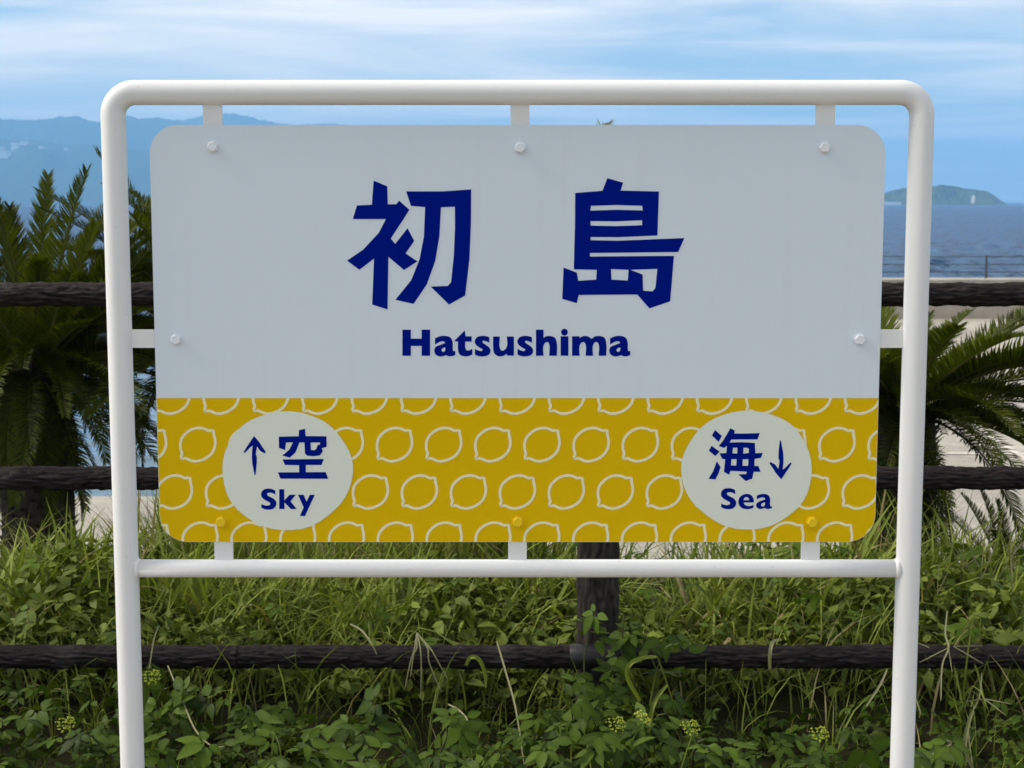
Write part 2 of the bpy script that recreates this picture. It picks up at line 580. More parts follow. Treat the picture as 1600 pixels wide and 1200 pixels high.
def sea_mesh():
    """open water as real waves where the picture looks, joined to a flat sheet that runs on to the horizon"""
    c, sn = math.cos(PITCH), math.sin(PITCH)
    rows_px = np.concatenate([np.arange(900, 480, -1.6), np.arange(480, 320.5, -0.55)])
    cols_px = np.linspace(-350, 1950, 640)
    v = (CY - rows_px) / FPX
    dy, dz = c + v * sn, -sn + v * c
    Yd = dy * (SEA_Z - EYE.z) / dz
    Xs = (cols_px[None, :] - CX) / FPX * Yd[:, None] * 1.0
    Ys = np.repeat(Yd[:, None], len(cols_px), 1)
    step = np.abs(np.gradient(Yd))[:, None]
    g = np.random.default_rng(11)
    Z = np.zeros_like(Xs)
    for k in range(90):
        lam = math.exp(g.uniform(math.log(0.7), math.log(11)))
        th = R(-60) + g.normal(0, 0.55)
        kx, ky = 2 * math.pi / lam * math.cos(th), 2 * math.pi / lam * math.sin(th)
        amp = 0.050 * lam / (2 * math.pi) * (1.15 if lam < 6 else 0.6)
        need = step * abs(math.sin(th)) * 2.0 + 1e-6
        fade = np.clip((lam - need) / need, 0, 1)
        cf = np.abs(np.gradient(Xs, axis=1)) * 2.6
        fade = fade * np.clip((lam - cf) / cf, 0, 1)
        ph_ = kx * Xs + ky * Ys + g.uniform(0, 6.28) + 0.8 * np.sin(0.021 * Xs * g.uniform(.5, 1.5) + 0.017 * Ys)
        w = np.sin(ph_)
        Z += amp * fade * (w + 0.35 * np.sin(2 * ph_ + 1.2))
    shelter = np.clip((Ys - 30) / 40, 0.22, 1.0)
    Z = SEA_Z + Z * shelter
    ny_, nx_ = Xs.shape
    V = np.stack([Xs, Ys, Z], -1).reshape(-1, 3)
    F = grid_faces(nx_, ny_)
    zf = SEA_Z - 0.55
    flat = np.array([(-8800, -2500, zf), (8800, -2500, zf), (8800, 11800, zf), (-8800, 11800, zf)])
    b_ = len(V)
    return np.vstack([V, flat]), np.vstack([F, [[b_, b_ + 1, b_ + 2, b_ + 3]]])


V, F = sea_mesh()
sea = mk('sea', V, F, M['sea'], smooth=True)
tag(sea, kind='structure')

# sea wall along the far edge of the quay with a railing on top
WY = 43.9
wt = P(1500, 437, WY).z
V1 = box(7.0, 40.0, WY, WY + 1.2, QUAY_Z - 0.2, wt - 0.12)
sw = empty('sea_wall', (20, WY, QUAY_Z), 'long low concrete sea wall along the far quay edge', 'wall')
mk('wall_body', *V1, M['seawall'], sw, (20, WY, QUAY_Z))
mk('coping', *box(7.0, 40.0, WY - 0.08, WY + 1.28, wt - 0.117, wt), M['quay'], sw, (20, WY, wt))
rl = empty('railing', (20, WY + 0.9, wt), 'thin dark wire railing on top of the sea wall', 'railing')
for y_px in (401, 413, 425):
    z = P(1500, y_px, WY + 0.9).z
    mk('wire', *tube([(7.0, WY + 0.9, z), (40.0, WY + 0.9, z)], 0.014, 6), M['rail_metal'], rl, (20, WY + 0.9, z))
px0 = P(1541, 420, WY + 0.9).x
for k in range(-2, 6):
    x = px0 + 3.6 * k
    mk('rail_post', *tube([(x, WY + 0.9, wt - 0.02), (x, WY + 0.9, P(1500, 399, WY + 0.9).z)], 0.035, 8), M['rail_metal'], rl, (x, WY + 0.9, wt))


def ridge(name, prof, D, depth, mat, rough, seed, label=None):
    """hill chain whose skyline follows prof (pixel points) at distance D, with slopes to both sides"""
    xs = np.linspace(prof[0][0], prof[-1][0], 260)
    tops = np.interp(xs, [p[0] for p in prof], [p[1] for p in prof])
    X = (xs - CX) / FPX * D
    H = (HORIZ - tops) / FPX * D + 1.5 - SEA_Z
    ts = np.concatenate([np.linspace(-1, 0, 22), np.linspace(0.06, 1, 14)])
    V = np.zeros((len(ts), len(xs), 3))
    for j, t in enumerate(ts):
        for i in range(len(xs)):
            prof_t = 1 - abs(t) ** 1.25
            p = Vector((X[i] / (depth * 0.30), t * 2.4, seed))
            nn = mnoise.fractal(p, 1.0, 2.1, 5)
            nn2 = mnoise.fractal(Vector((X[i] / (depth * 0.05), t * 9, seed + 4)), 0.9, 2.0, 4)
            amp = rough * H[i] * (abs(t) * (1 - abs(t)) * 4) * 0.5
            hh = H[i] * prof_t + nn * amp * 1.2 + nn2 * H[i] * rough * 0.10 * (1 if abs(t) < 0.97 else 0)
            V[j, i] = (X[i] * (D + t * depth) / D, D + t * depth, SEA_Z - 1.0 + max(hh, 0 if abs(t) > .98 else 0.2))
    o = mk(name, V.reshape(-1, 3), grid_faces(len(xs), len(ts)), mat, smooth=True)
    return tag(o, label, None, None, 'structure'), V


near_o, near_V = ridge('near_hill', [(-420, 236), (-300, 214), (-120, 208), (-40, 221), (0, 219), (50, 219), (85, 222), (112, 229), (150, 226), (200, 233), (240, 238),
                   (320, 252), (420, 270), (560, 292), (700, 314), (720, 318)], 4900, 900, M['forest'], 0.35, 2.0)
ridge('far_mountain', [(-500, 205), (-350, 190), (-160, 196), (0, 187), (25, 189), (45, 190), (85, 188), (125, 183), (150, 191), (165, 193), (200, 184), (215, 184), (230, 187),
                       (250, 186), (280, 190), (320, 198), (420, 214), (560, 250), (720, 300), (760, 318)], 6300, 900, M['forest'], 0.3, 7.0)
ridge('pale_mountain', [(100, 230), (220, 205), (300, 188), (345, 180), (375, 180), (395, 185), (415, 191), (460, 197), (525, 195), (600, 205), (800, 262), (1000, 305), (1040, 318)],
      7400, 800, M['forest'], 0.3, 12.0)
isl, isl_V = ridge('island', [(1345, 317), (1362, 308), (1385, 298), (1410, 293), (1430, 291), (1455, 290), (1475, 289), (1490, 291), (1503, 294), (1520, 296), (1532, 297), (1541, 300), (1550, 306), (1558, 312), (1568, 317)],
                   2600, 90, M['island'], 0.5, 23.0)

# white hotel blocks on the near hill
hot = [(8, 244, 15, 9, 'largest white block low on the near hill at the left edge'), (24, 233, 8, 8, 'tall white block above the largest one on the near hill'),
       (38, 226, 10, 4, 'long white block just under the near hill crest, left of the frame'), (66, 231, 4, 3, 'small lone white block right of the others on the near hill'),
       (103, 233, 5, 3, 'white block farthest right on the near hill, close to the left post'), (2, 233, 7, 5, 'white block cut by the left picture edge on the near hill')]
nv = near_V
for (hx, hy, hw, hh, lab) in hot:
    # find the slope point that shows at this pixel
    best, bd = None, 1e9
    for j in range(2, 22):
        q = nv[j]
        dep = q[:, 1]
        c, s = math.cos(PITCH), math.sin(PITCH)
        rel = q - np.array(EYE)
        zc = rel[:, 1] * c - rel[:, 2] * s
        yc = rel[:, 1] * s + rel[:, 2] * c
        pxs, pys = CX + FPX * rel[:, 0] / zc, CY - FPX * yc / zc
        d2 = (pxs - hx) ** 2 + (pys - hy) ** 2
        i = int(d2.argmin())
        if d2[i] < bd:
            bd, best = d2[i], q[i]
    sc_m = best[1] / FPX
    w, h = hw * sc_m, hh * sc_m
    t = empty('hotel_block', tuple(best), lab, 'building', 'white blocks on the near hill')
    x, y, z = best
    mk('wall', *box(x - w / 2, x + w / 2, y - 20, y + 12, z - 8, z + h), M['white_wall'], t, tuple(best))
    mk('roof', *box(x - w / 2 - 0.6, x + w / 2 + 0.6, y - 20.6, y + 12.6, z + h + 0.05, z + h + 1.2), M['seawall'], t, (x, y, z + h))

# pale cliff scars and a white breakwater at the island's foot
q = P(1520, 309, 2505)
mk('cliff_face', [(q.x - 4, 2500, SEA_Z + 2), (q.x + 1, 2500, SEA_Z + 2), (q.x + 6, 2513, SEA_Z + 13), (q.x + 3, 2516, SEA_Z + 16), (q.x - 2, 2508, SEA_Z + 9)],
   [(0, 1, 2, 3, 4)], M['cliff'], isl, (q.x, 2500, SEA_Z))
q = P(1392, 315, 2490)
bw = mk('breakwater', *box(q.x - 14, q.x + 16, 2486, 2492, SEA_Z - 1, SEA_Z + 4.5), M['white_wall'])
tag(bw, 'short white breakwater at the foot of the distant island', 'breakwater')

# ------------------------------------------------------------------ the station name sign
YP = 2.800                       # front face of the panel
YT = YP + 0.006                  # axis of the tube frame
sx0 = P(806, 600, YP).x
ROOT = Vector((sx0, YT, 0.0))
sign = empty('station_sign', ROOT, 'white tubular station name sign with a yellow lemon band along the bottom', 'sign')

xl = (P(180.5, 250, YT).x + P(205.5, 1190, YT).x) / 2
xr = (P(1440.5, 250, YT).x + P(1407, 1190, YT).x) / 2
zt = P(800, 144.5, YT).z
rad = (P(200.2, 250, YT).x - P(161.7, 250, YT).x) / 2
RC = P(835, 250, YT).x - P(800, 250, YT).x
path = [(xl, YT, -0.3)]
path += [(xl, YT, z) for z in np.linspace(0.0, zt - RC - 0.02, 12)]
for k in range(0, 17):
    a = math.pi / 2 * k / 16
    path.append((xl + RC - RC * math.cos(a), YT, zt - RC + RC * math.sin(a)))
path += [(x, YT, zt) for x in np.linspace(xl + RC + 0.02, xr - RC - 0.02, 12)]
for k in range(0, 17):
    a = math.pi / 2 * k / 16
    path.append((xr - RC + RC * math.sin(a), YT, zt - RC + RC * math.cos(a)))
path += [(xr, YT, z) for z in np.linspace(zt - RC - 0.02, 0.0, 12)] + [(xr, YT, -0.3)]
mk('tube_frame', *tube(path, rad, 40), M['tube'], sign, ROOT, smooth=True)

zc = P(800, 888, YT).z
rc = (P(800, 874.5, YT).z - P(800, 902, YT).z) / 2
xs = np.linspace(xl + rad * 0.55, xr - rad * 0.55, 9)
V, F = tube([(x, YT, zc) for x in xs], rc, 32)
beads = []
for xw, sgn in ((xl + rad * 0.97, 1), (xr - rad * 0.97, -1)):     # weld beads at both ends
    beads.append(tube([(xw - sgn * 0.004, YT, zc), (xw, YT, zc), (xw + sgn * 0.004, YT, zc)], [rc * 1.10, rc * 1.13, rc * 1.02], 32))
mk('crossbar', *merge((V, F), *beads), M['tube'], sign, (0, YT, zc), smooth=True)

# panel
xpl = (P(235, 250, YP).x + P(248, 800, YP).x) / 2
xpr = (P(1385, 250, YP).x + P(1366.5, 800, YP).x) / 2
zpt, zpb = P(800, 195, YP).z, P(800, 847, YP).z
zband = P(800, 622, YP).z
RP = P(845, 300, YP).x - P(800, 300, YP).x


def round_rect(x0, x1, z0, z1, r, top=True, bottom=True, k=10):
    pts = []

    def arc(cx, cz, a0):
        for i in range(k + 1):
            a = a0 + math.pi / 2 * i / k
            pts.append((cx + r * math.cos(a), cz + r * math.sin(a)))
    if top:
        arc(x1 - r, z1 - r, 0)
        arc(x0 + r, z1 - r, math.pi / 2)
    else:
        pts.extend([(x1, z1), (x0, z1)])
    if bottom:
        arc(x0 + r, z0 + r, math.pi)
        arc(x1 - r, z0 + r, 1.5 * math.pi)
    else:
        pts.extend([(x0, z0), (x1, z0)])
    return pts


out = round_rect(xpl, xpr, zpb, zpt, RP)
e = 0.0007
inn = round_rect(xpl + e, xpr - e, zpb + e, zpt - e, RP - e)
n = len(out)
V = [(x, YP, z) for x, z in inn] + [(x, YP + e, z) for x, z in out] + [(x, YP + 0.003, z) for x, z in out]
F = [tuple(range(n))]
for i in range(n):
    j = (i + 1) % n
    F += [(i, i + n, j + n, j), (i + n, i + 2 * n, j + 2 * n, j + n)]
F.append(tuple(range(3 * n - 1, 2 * n - 1, -1)))
PC = ((xpl + xpr) / 2, YP, (zpt + zpb) / 2)
panel = mk('panel', V, F, M['panel'], sign, PC)

band_poly = round_rect(xpl + e, xpr - e, zpb + e, zband, RP - e, top=False)
BC = (PC[0], YP, (zband + zpb) / 2)
band = mk('yellow_band', [(x, YP - 0.0003, z) for x, z in band_poly], [tuple(range(len(band_poly)))], M['yellow'], sign, BC)
tag(band, 'yellow band with lemon outlines along the bottom of the panel')


def clip_poly(poly, conv):
    """clip a small polygon by a convex counter-clockwise one"""
    outp = poly
    m = len(conv)
    for i in range(m):
        ax, az = conv[i]
        bx, bz = conv[(i + 1) % m]
        inp, outp = outp, []
        if not inp:
            return []

        def side(p):
            return (bx - ax) * (p[1] - az) - (bz - az) * (p[0] - ax)
        for k in range(len(inp)):
            p, q2 = inp[k], inp[(k + 1) % len(inp)]
            sp, sq = side(p), side(q2)
            if sp >= 0:
                outp.append(p)
            if sp * sq < 0:
                t = sp / (sp - sq)
                outp.append((p[0] + t * (q2[0] - p[0]), p[1] + t * (q2[1] - p[1])))
    return outp


lem = [(1012, 268, 0), (1015, 345, 1), (1040, 470, 1), (1045, 570, 1), (1020, 690, 1), (950, 812, 1), (860, 893, 1), (740, 955, 1), (600, 990, 1), (500, 985, 1), (400, 945, 1),
       (340, 922, 1), (252, 935, 0), (240, 890, 1), (262, 815, 1), (235, 720, 1), (228, 620, 1), (245, 500, 1), (290, 410, 1), (370, 325, 1), (470, 255, 1), (580, 215, 1),
       (690, 205, 1), (800, 225, 1), (900, 268, 1), (955, 262, 1)]


def smooth_contour(pts, sub=6):
    """closed contour; a third value 1 marks a smooth point, 0 or none a corner"""
    m = len(pts)
    P2 = [Vector((p[0], p[1])) for p in pts]
    S = [len(p) > 2 and p[2] == 1 for p in pts]
    res = []
    for i in range(m):
        j = (i + 1) % m
        p0, p1 = P2[i], P2[j]
        ch = p1 - p0
        L = ch.length

        def tan(k):
            if not S[k]:
                return ch
            a, b = P2[k] - P2[k - 1], P2[(k + 1) % m] - P2[k]
            t = a.normalized() + b.normalized()
            return t.normalized() * L if t.length > 1e-6 else ch
        if not S[i] and not S[j]:
            res.append(p0)
            continue
        t0, t1 = tan(i), tan(j)
        for k in range(sub):
            t = k / sub
            res.append(p0 * (2 * t**3 - 3 * t**2 + 1) + t0 * (t**3 - 2 * t**2 + t) + p1 * (-2 * t**3 + 3 * t**2) + t1 * (t**3 - t**2))
    return res


lemc = smooth_contour(lem, 3)
pxm = P(801, 732, YP).x - P(800, 732, YP).x          # metres per pixel on the band
lemc = [Vector(((p.x - 640) / 15 * pxm, -(p.y - 598) / 15 * pxm)) for p in lemc]
hw = 2.15 * pxm
ring_o, ring_i = [], []
mL = len(lemc)
for i in range(mL):
    t = (lemc[(i + 1) % mL] - lemc[i - 1]).normalized()
    nrm = Vector((t.y, -t.x))
    ring_o.append(lemc[i] + nrm * hw)
    ring_i.append(lemc[i] - nrm * hw)
bx0, row_z = P(616.6, 694.6, YP).x, P(800, 694.6, YP).z
spx = (P(1000.6, 694.6, YP).x - bx0) / 5
spz = 75.0 * pxm
conv = band_poly
area = sum(conv[i][0] * conv[(i + 1) % len(conv)][1] - conv[(i + 1) % len(conv)][0] * conv[i][1] for i in range(len(conv)))
if area < 0:
    conv = conv[::-1]
for row in range(-1, 3):
    for k in range(-7, 12):
        cx = bx0 + spx * (k + (0.5 if row % 2 else 0.0))
        cz = row_z - spz * row
        if cx < xpl - 0.04 or cx > xpr + 0.04:
            continue
        V, F = [], []
        for i in range(mL):
            j = (i + 1) % mL
            quad = [(cx + v.x, cz + v.y) for v in (ring_o[i], ring_o[j], ring_i[j], ring_i[i])]
            pl = clip_poly(quad, conv)
            if len(pl) >= 3:
                b = len(V)
                V += [(x, YP - 0.0006, z) for x, z in pl]
                F.append(tuple(range(b, b + len(pl))))
        if F:
            mk('lemon_outline', V, F, M['cream'], band, (cx, YP, cz))

# roundels
round_parts = []
for (cx, cyp, rx, ry, lab, sd) in ((448.5, 735, 102, 93, 'off white roundel reading Sky with an arrow pointing up', 1), (1167.2, 734, 102, 93, 'off white roundel reading Sea with an arrow pointing down', 5)):
    pts = []
    for i in range(72):
        a = 2 * math.pi * i / 72
        w = 1 + 0.008 * math.sin(3 * a + sd) + 0.006 * math.sin(5 * a + 2 * sd) + 0.004 * math.sin(9 * a)
        p = P(cx + rx * w * math.cos(a), cyp - ry * w * math.sin(a), YP)
        pts.append((p.x, YP - 0.0010, p.z))
    c = P(cx, cyp, YP)
    round_parts.append(tag(mk('roundel', pts, [tuple(range(72))], M['roundel'], sign, c), lab))


HATSU = [[(287, 65), (400, 112), (405, 262), (475, 262), (500, 232), (585, 308), (530, 395), (470, 485), (430, 548), (466, 592), (570, 462), (625, 568), (553, 672), (652, 738), (540, 810),
          (410, 700), (403, 1138), (275, 1098), (290, 715), (168, 808), (65, 732), (200, 640), (330, 500), (390, 385), (113, 385), (148, 272), (272, 266)],
         [(558, 155), (860, 155), (1100, 138), (1098, 420), (1085, 720), (1050, 1022), (915, 1098), (762, 948), (905, 943), (932, 912), (955, 690), (965, 460), (964, 282), (848, 287),
          (835, 530), (800, 735), (730, 930), (620, 1092), (468, 1058), (600, 895), (670, 720), (706, 530), (716, 285), (598, 276)]]


def multi(name, strokes, ox, oy, s, parent, label):
    """one printed character made of several separate shapes, each with optional holes"""
    V, F = [], []
    for contours in strokes:
        cs = [[P(ox + p.x * s, oy + p.y * s, YP - 0.0006 if parent is panel else YP - 0.0014) for p in smooth_contour(ct)] for ct in contours]
        tris = tessellate_polygon([[Vector((v.x, v.z, 0)) for v in c] for c in cs])
        b = len(V)
        V += [tuple(v) for c in cs for v in c]
        F += [tuple(i + b for i in t) for t in tris]
    c0 = np.mean(np.array(V), axis=0)
    o = mk(name, V, F, M['blue'], parent, tuple(c0))
    if label:
        o['label'] = label
    return o


multi('kanji_character', [[HATSU[0]], [HATSU[1]]], 530, 270, 0.1875, panel, 'large navy kanji reading hatsu on the white panel')
SHIMA = [[(260, 168), (487, 150), (528, 45), (660, 82), (638, 148), (958, 156), (945, 522), (620, 536), (388, 535), (388, 562), (620, 566), (1170, 544), (1118, 660), (383, 668), (383, 698),
          (1083, 692), (1052, 1070), (878, 1130), (778, 1014), (290, 1018), (273, 1086), (152, 1050), (163, 790), (274, 832), (285, 900), (435, 890), (440, 808), (248, 804), (258, 450)],
         [(392, 275), (600, 268), (818, 274), (823, 314), (600, 308), (386, 316)], [(388, 402), (600, 404), (817, 395), (818, 437), (600, 444), (388, 440)],
         [(558, 802), (705, 808), (698, 898), (563, 890)], [(720, 808), (945, 800), (928, 960), (905, 988), (826, 982), (822, 848)]]
multi('kanji_character', [SHIMA], 850, 270, 0.1875, panel, 'large navy kanji reading shima on the white panel')
SORA = [[[(140, 230), (555, 222), (560, 95), (690, 65), (700, 218), (1135, 222), (1140, 440), (1035, 470), (1062, 530), (1000, 620), (860, 640), (730, 625), (685, 580), (675, 350), (570, 352),
          (490, 560), (370, 668), (212, 625), (360, 500), (435, 350), (290, 352), (272, 510), (145, 465)], [(805, 352), (1000, 352), (995, 405), (955, 395), (920, 490), (880, 515), (812, 505)]],
        [[(220, 705), (640, 700), (1080, 695), (1030, 820), (705, 820), (705, 970), (1118, 968), (1170, 1108), (175, 1105), (122, 975), (565, 972), (562, 825), (270, 820)]]]
multi('kanji_character', SORA, 425, 665, 0.075, round_parts[0], 'small navy kanji for sky')
UMI = [[[(232, 92), (372, 215), (305, 340), (163, 205)]], [[(158, 420), (325, 542), (238, 635), (100, 525)]],
       [[(265, 740), (345, 865), (300, 1000), (240, 1120), (95, 1108), (190, 950), (235, 830)]],
       [[(548, 55), (640, 100), (632, 165), (900, 165), (1163, 155), (1115, 288), (570, 290), (530, 352), (800, 345), (1060, 360), (1070, 575), (1225, 568), (1185, 672), (1055, 695), (1050, 840),
         (1135, 845), (1180, 962), (1035, 962), (1005, 1105), (865, 1155), (715, 1015), (880, 1010), (893, 960), (550, 942), (525, 1025), (415, 965), (440, 700), (375, 690), (325, 578),
         (465, 572), (478, 420), (418, 465), (305, 425), (400, 310), (490, 160)],
        [(605, 462), (695, 458), (692, 582), (590, 576)], [(822, 460), (905, 462), (935, 490), (930, 570), (818, 585)], [(572, 698), (680, 700), (672, 832), (562, 830)],
        [(808, 702), (925, 698), (918, 838), (802, 836)]]]
multi('kanji_character', UMI, 1100, 665, 0.075, round_parts[1], 'small navy kanji for sea')
ARW = [(405, 170), (470, 245), (535, 320), (600, 430), (680, 545), (655, 578), (550, 520), (475, 415), (455, 520), (445, 600), (470, 660), (468, 780), (450, 990), (435, 1090), (415, 1080),
       (395, 980), (360, 800), (350, 650), (355, 540), (370, 395), (310, 440), (230, 525), (175, 570), (160, 545), (230, 430), (310, 310)]
multi('arrow', [[ARW]], 370, 670, 1 / 15, round_parts[0], 'navy brush arrow pointing up')
multi('arrow', [[[(865 - x, 1205 - y) for x, y in ARW]]], 1190, 680, 1 / 15, round_parts[1], 'navy brush arrow pointing down')

s1 = 1
GH = [[(78, 90), (195, 90), (195, 215), (345, 215), (345, 90), (463, 90), (463, 452), (345, 452), (345, 315), (195, 315), (195, 452), (78, 452)]]
GA = [[(530, 210), (600, 182, 1), (665, 175, 1), (745, 200, 1), (777, 275, 1), (777, 355, 1), (788, 388, 1), (812, 380), (812, 440), (770, 457, 1), (720, 458, 1), (683, 443), (640, 458, 1),
       (590, 460, 1), (540, 435, 1), (520, 380, 1), (540, 330, 1), (600, 303, 1), (674, 275), (650, 252, 1), (600, 258, 1), (530, 297)],
      [(672, 335), (672, 375, 1), (650, 398, 1), (625, 388, 1), (622, 365, 1), (640, 346, 1)]]
GT = [[(945, 100), (955, 182), (1040, 182), (1040, 255), (952, 255), (952, 345, 1), (975, 378, 1), (1010, 375, 1), (1050, 352), (1048, 435), (1000, 455, 1), (940, 460, 1), (875, 435, 1),
       (850, 370, 1), (850, 255), (805, 250), (805, 238)]]
GS = [[(1285, 195), (1285, 272), (1235, 250, 1), (1195, 246, 1), (1190, 265, 1), (1230, 295, 1), (1285, 340, 1), (1302, 385, 1), (1280, 435, 1), (1210, 460, 1), (1140, 457, 1), (1085, 438),
       (1085, 355), (1130, 378, 1), (1180, 384, 1), (1192, 368, 1), (1155, 342, 1), (1098, 297, 1), (1082, 250, 1), (1110, 198, 1), (1180, 176, 1), (1240, 180, 1)]]
GU = [[(682, 143), (724, 143), (724, 215, 1), (735, 231, 1), (752, 228, 1), (768, 205, 1), (768, 143), (812, 143), (812, 262), (768, 262), (768, 250), (745, 264, 1), (715, 266, 1), (690, 250, 1),
       (682, 210, 1)]]
GHH = [[(315, 85), (415, 85), (415, 195), (450, 172, 1), (500, 168, 1), (562, 190, 1), (590, 260, 1), (590, 428), (490, 428), (490, 280, 1), (475, 252, 1), (445, 252, 1), (416, 290, 1),
        (415, 428), (315, 428)]]
GI = [[(640, 172), (742, 172), (742, 428), (640, 428)]]
GID = [[(690 + 45 * math.cos(a), 118 + 45 * math.sin(a)) for a in np.linspace(0, 2 * math.pi, 24, endpoint=False)]]
GM = [[(790, 172), (888, 172), (890, 195), (930, 172, 1), (985, 170, 1), (1050, 205), (1090, 175, 1), (1150, 168, 1), (1215, 190, 1), (1240, 260, 1), (1240, 428), (1140, 428), (1140, 280, 1),
       (1120, 250, 1), (1095, 250, 1), (1068, 285, 1), (1066, 428), (968, 428), (968, 280, 1), (950, 250, 1), (920, 252, 1), (892, 290, 1), (890, 428), (790, 428)]]
k7, k8 = 0.1125, 0.11875
multi('letter', [GH], 620, 505, k7, panel, 'capital letter H')
multi('letter', [GA], 620, 505, k7, panel, None)
multi('letter', [GT], 620, 505, k7, panel, None)
multi('letter', [GS], 620, 505, k7, panel, None)
multi('letter', [GU], 600, 490, 0.25, panel, None)
multi('letter', [GS], 686.6, 505, k7, panel, None)
multi('letter', [GHH], 800, 505, k8, panel, None)
multi('letter', [GI, GID], 800, 505, k8, panel, None)
multi('letter', [GM], 800, 505, k8, panel, None)
multi('letter', [GA], 893.5, 505, k7, panel, None)
GSS = [(480, 180), (485, 290), (420, 250, 1), (340, 238, 1), (280, 258, 1), (285, 300, 1), (350, 340, 1), (450, 395, 1), (505, 470, 1), (500, 560, 1), (430, 640, 1), (320, 660, 1), (220, 650, 1),
       (130, 610), (135, 515), (200, 550, 1), (280, 558, 1), (340, 542, 1), (355, 500, 1), (310, 465, 1), (200, 405, 1), (135, 330, 1), (130, 250, 1), (180, 170, 1), (270, 138, 1), (380, 142, 1)]
GK = [[(580, 150), (705, 150), (708, 430), (840, 288), (995, 288), (865, 455), (1018, 645), (870, 645), (712, 480), (712, 645), (580, 645)]]
GY_ = [[(1050, 290), (1190, 290), (1262, 460), (1345, 290), (1470, 290), (1225, 820), (1095, 820), (1190, 605)]]
GE = [[(1005, 480), (750, 482), (775, 532, 1), (840, 566, 1), (920, 568, 1), (1000, 540), (995, 615), (920, 640, 1), (830, 648, 1), (700, 615, 1), (630, 530, 1), (622, 430, 1), (670, 330, 1),
       (760, 280, 1), (850, 268, 1), (950, 310, 1), (1000, 400, 1)], [(745, 425), (770, 368, 1), (825, 345, 1), (872, 372, 1), (892, 425)]]
GA2 = [[(1080, 310), (1160, 280, 1), (1250, 268, 1), (1350, 288, 1), (1410, 370, 1), (1412, 540, 1), (1430, 582, 1), (1462, 572), (1457, 622), (1390, 642, 1), (1320, 640, 1), (1280, 618),
        (1210, 640, 1), (1140, 640, 1), (1078, 600, 1), (1062, 540, 1), (1100, 482, 1), (1190, 440, 1), (1285, 410), (1278, 375, 1), (1220, 355, 1), (1150, 370, 1), (1080, 405)],
       [(1285, 475), (1280, 550, 1), (1240, 582, 1), (1198, 572, 1), (1187, 535, 1), (1225, 495, 1)]]
multi('letter', [[GSS]], 400, 755, 0.0625, round_parts[0], 'capital letter S')
multi('letter', [GK], 400, 755, 0.0625, round_parts[0], None)
multi('letter', [GY_], 400, 755, 0.0625, round_parts[0], None)
multi('letter', [[[(p[0] + 57, p[1] - 12) + tuple(p[2:]) for p in GSS]]], 1115, 755, 0.0625, round_parts[1], 'capital letter S')
multi('letter', [GE], 1115, 755, 0.0625, round_parts[1], None)
multi('letter', [GA2], 1115, 755, 0.0625, round_parts[1], None)

# flat brackets behind the panel and hexagon bolts through it
YB0, YB1 = YP + 0.0036, YP + 0.0082
for (cxp, w, y0, y1) in ((332, 30, 150, 245), (812.5, 29.5, 150, 245), (1290, 30, 150, 245), (349.5, 29, 800, 882), (808.5, 29, 800, 882), (1266.5, 29, 800, 882)):
    yy = 178 if y0 < 300 else 862
    xa, xb = P(cxp - w / 2, yy, YB0).x, P(cxp + w / 2, yy, YB0).x
    V, F = box(xa, xb, YB0, YB1, P(800, y1, YB0).z, P(800, y0, YB0).z)
    mk('bracket', V, F, M['tube'], sign, ((xa + xb) / 2, YB0, P(800, (y0 + y1) / 2, YB0).z))
for (x0, x1) in ((200, 292), (1326, 1416)):
    V, F = box(P(x0, 529, YB0).x, P(x1, 529, YB0).x, YB0, YB1, P(800, 543.5, YB0).z, P(800, 515, YB0).z)
    mk('bracket', V, F, M['tube'], sign, (P((x0 + x1) / 2, 529, YB0).x, YB0, P(800, 529, YB0).z))


def bolt(px, py, mat, rot):
    c = P(px, py, YP)
    rr = 8.2 * pxm
    V, F = [], []

    def ring(r, y, k=6, rt=0.0):
        b = len(V)
        for i in range(k):
            a = 2 * math.pi * i / k + rt
            V.append((c.x + r * math.cos(a), y, c.z + r * math.sin(a)))
        return list(range(b, b + k))

    def join(a, b):
        for i in range(len(a)):
            j = (i + 1) % len(a)
            F.append((a[i], a[j], b[j], b[i]))
    a0, a1, a2 = ring(rr, YP - 0.0016, 6, rot), ring(rr, YP - 0.0082, 6, rot), ring(rr * 0.80, YP - 0.0094, 6, rot)
    join(a0, a1)
    join(a1, a2)
    a3 = ring(rr * 0.62, YP - 0.0092, 6, rot)
    join(a2, a3)
    F.append(tuple(a3))
    w0, w1, w2 = ring(rr * 1.10, YP - 0.0001, 20), ring(rr * 1.10, YP - 0.0014, 20), ring(rr * 0.5, YP - 0.0017, 20)
    join(w0, w1)
    join(w1, w2)
    mk('bolt', V, F, mat, sign, c)


for i, (px, py) in enumerate(((333, 229), (813, 230.5), (1288, 230.5), (275.5, 530), (1343, 530))):
    bolt(px, py, M['white_bolt'], 0.3 + i * 0.41)
for i, (px, py) in enumerate(((346, 815), (809, 815), (1268.5, 815.5))):
    bolt(px, py, M['yellow_bolt'], 0.2 + i * 0.5)

# ------------------------------------------------------------------ imitation log fence
YF = 4.2
rail_r = (P(800, 440, YF).z - P(800, 480, YF).z) / 2 * 0.98
fx = P(936, 950, YF).x
fence = empty('log_fence', (fx, YF + 0.05, 0), 'dark brown imitation log fence with three rails behind the sign', 'fence')


